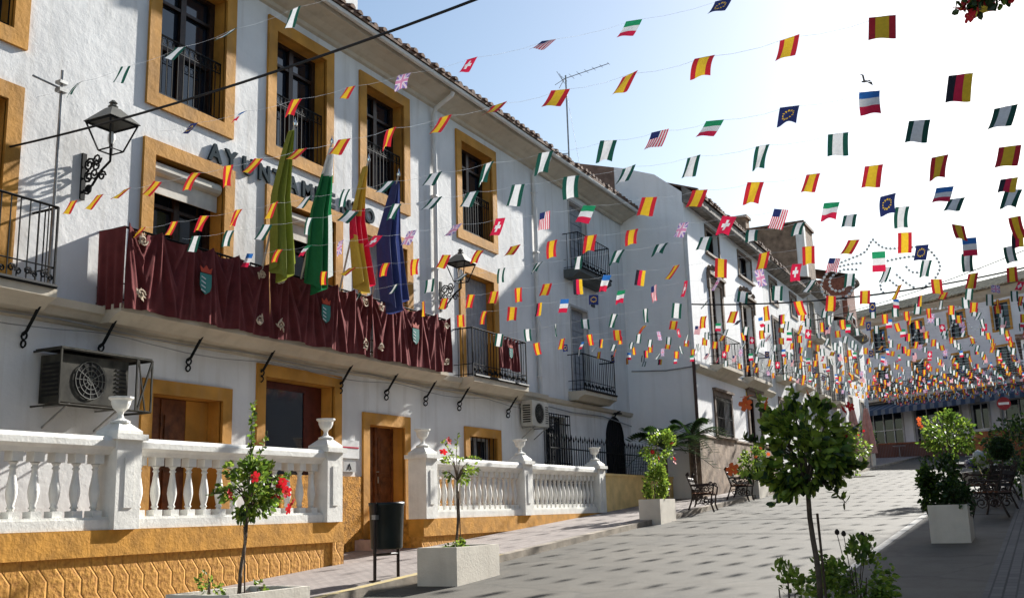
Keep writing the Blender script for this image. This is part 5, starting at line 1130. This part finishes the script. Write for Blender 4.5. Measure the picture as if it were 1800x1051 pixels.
# ------------------------------------------------------------------ festive light arches (unlit)
def festive(label, X, curves, rb=.065, step=.17, rods=()):
    t = thing('festive_light_frame', (X, curves[0][0][0], curves[0][0][1]), label, 'light decoration', 'unlit festive light frames over the street')
    fm = MB(); bm_ = MB(); q_ = MB(); q_.lathe([(.0, -rb), (rb * .8, -rb * .5), (rb, 0), (rb * .8, rb * .5), (0, rb)], 0, 0, 0, 6); first = q_.build('bulb', BULB, t, world=False); nb_ = 0
    for cv in curves:
        P_ = [Vector((X, y, z)) for y, z in cv]; S = []
        for i in range(len(P_) - 1):          # Catmull-Rom
            p0 = P_[max(i - 1, 0)]; p1 = P_[i]; p2 = P_[i + 1]; p3 = P_[min(i + 2, len(P_) - 1)]
            for q in range(8):
                u = q / 8; S.append(.5 * ((2 * p1) + (p2 - p0) * u + (2 * p0 - 5 * p1 + 4 * p2 - p3) * u * u + (3 * p1 - p0 - 3 * p2 + p3) * u ** 3))
        S.append(P_[-1]); fm.tube(S, .012, 4); acc = 0
        for a, b in zip(S, S[1:]):
            L = (b - a).length
            while acc < L:
                c = a.lerp(b, acc / L) if L else a; o = first if nb_ == 0 else (first.copy() if nb_ < 100 else None); nb_ += 1; acc += step
                if o is None: bm_.lathe([(.0, -rb), (rb * .8, -rb * .5), (rb, 0), (rb * .8, rb * .5), (0, rb)], c.x - .04, c.y, c.z, 6); continue
                if nb_ > 1: C.collection.objects.link(o); o.parent = t
                o.location = Vector((c.x - .04, c.y, c.z)) - t.location
            acc -= L
    for a, b in rods: fm.tube([(X, *a), (X, *b)], .01, 4)
    fm.build('frame', mat('white light frame', (.6, .6, .6), .5), t); 
    if bm_.v: tag(bm_.build('bulbs', BULB, t), kind='stuff')
festive('large unlit swirl and arch light frame high over the street against the white sky', 45,
        [[(6.3, 10.0), (6.9, 10.0), (7.6, 9.85), (8.0, 9.3), (7.9, 8.75), (7.35, 8.5), (6.8, 8.8), (6.6, 9.35), (6.7, 9.45)], [(6.5, 9.75), (7.1, 9.8), (7.6, 9.5), (7.6, 9.05), (7.2, 8.9), (6.95, 9.15)],
         [(7.4, 10.05), (6.7, 10.25), (6.1, 10.45), (5.8, 10.85), (5.7, 10.95)], [(5.7, 10.95), (5.4, 10.6), (5.0, 10.45), (4.4, 10.42), (3.7, 10.3), (3.35, 9.9), (3.2, 9.4), (3.5, 8.9), (4.0, 8.6)], [(5.2, 9.95), (4.6, 10.0), (4.0, 9.95), (3.75, 9.6), (3.9, 9.3), (4.3, 9.35), (4.5, 9.6)],
         [(5.5, 9.9), (5.4, 9.4), (5.6, 8.9), (5.5, 8.6)], [(4.9, 9.3), (4.6, 8.95), (4.3, 8.7)], [(5.2, 9.1), (4.9, 8.8)]], rods=(((9.1, 9.0), (7.9, 9.0)), ((3.2, 9.2), (-1.6, 9.0)), ((7.2, 8.5), (4.0, 8.6)), ((5.7, 10.9), (5.6, 8.6)), ((7.4, 8.55), (8.6, 8.0))))
festive('second unlit light frame with hanging scallops farther down the street', 60, [[(6.9, 9.6), (6.6, 9.0), (6.2, 8.7), (5.9, 9.0), (5.7, 9.7)], [(5.6, 9.2), (5.2, 9.5), (4.8, 9.2), (4.5, 8.8), (4.1, 9.1), (3.9, 9.6)], [(3.8, 9.3), (3.4, 9.6), (3.1, 9.1), (2.8, 8.9), (2.4, 9.5)], [(6.9, 10.1), (5.5, 10.25), (4.0, 10.25), (2.4, 10.1)]], .06, .2, rods=(((9.0, 9.9), (6.9, 10.05)), ((2.4, 10.1), (-2, 10)), ((6.9, 10.1), (6.9, 9.6)), ((2.4, 10.1), (2.4, 9.5))))
# ------------------------------------------------------------------ birds
def bird(label, p, s, rz_):
    t = thing('bird', p, label, 'bird'); m = MB(); m.tube([(-.12 * s, 0, 0), (-.06 * s, 0, .0), (0, 0, 0), (.09 * s, 0, .005), (.13 * s, 0, .01)], [.005 * s, .022 * s, .03 * s, .022 * s, .006 * s], 7)
    for q in (-1, 1): m.v += [(.04 * s, q * .02 * s, 0), (-.03 * s, q * .02 * s, 0), (-.05 * s, q * .16 * s, .09 * s), (-.01 * s, q * .27 * s, .05 * s), (.03 * s, q * .14 * s, .09 * s)]; b = len(m.v) - 5; m.f.append(tuple(range(b, b + 5))); m.m.append(0)
    m.v += [(-.1 * s, .01 * s, 0), (-.1 * s, -.01 * s, 0), (-.19 * s, -.04 * s, 0), (-.19 * s, .04 * s, 0)]; b = len(m.v) - 4; m.f.append(tuple(range(b, b + 4))); m.m.append(0)
    m.build('body', mat('grey brown feathers', (.14, .13, .12), .8), t, world=False); t.rotation_euler = (R_(25), R_(-15), rz_)
bird('small bird gliding in the white sky at the upper right', (26, 3.1, 10.45), 1.0, .9); bird('tiny distant bird in the sky left of the far gable', (58, 17.9, 17.9), 1.0, .4)
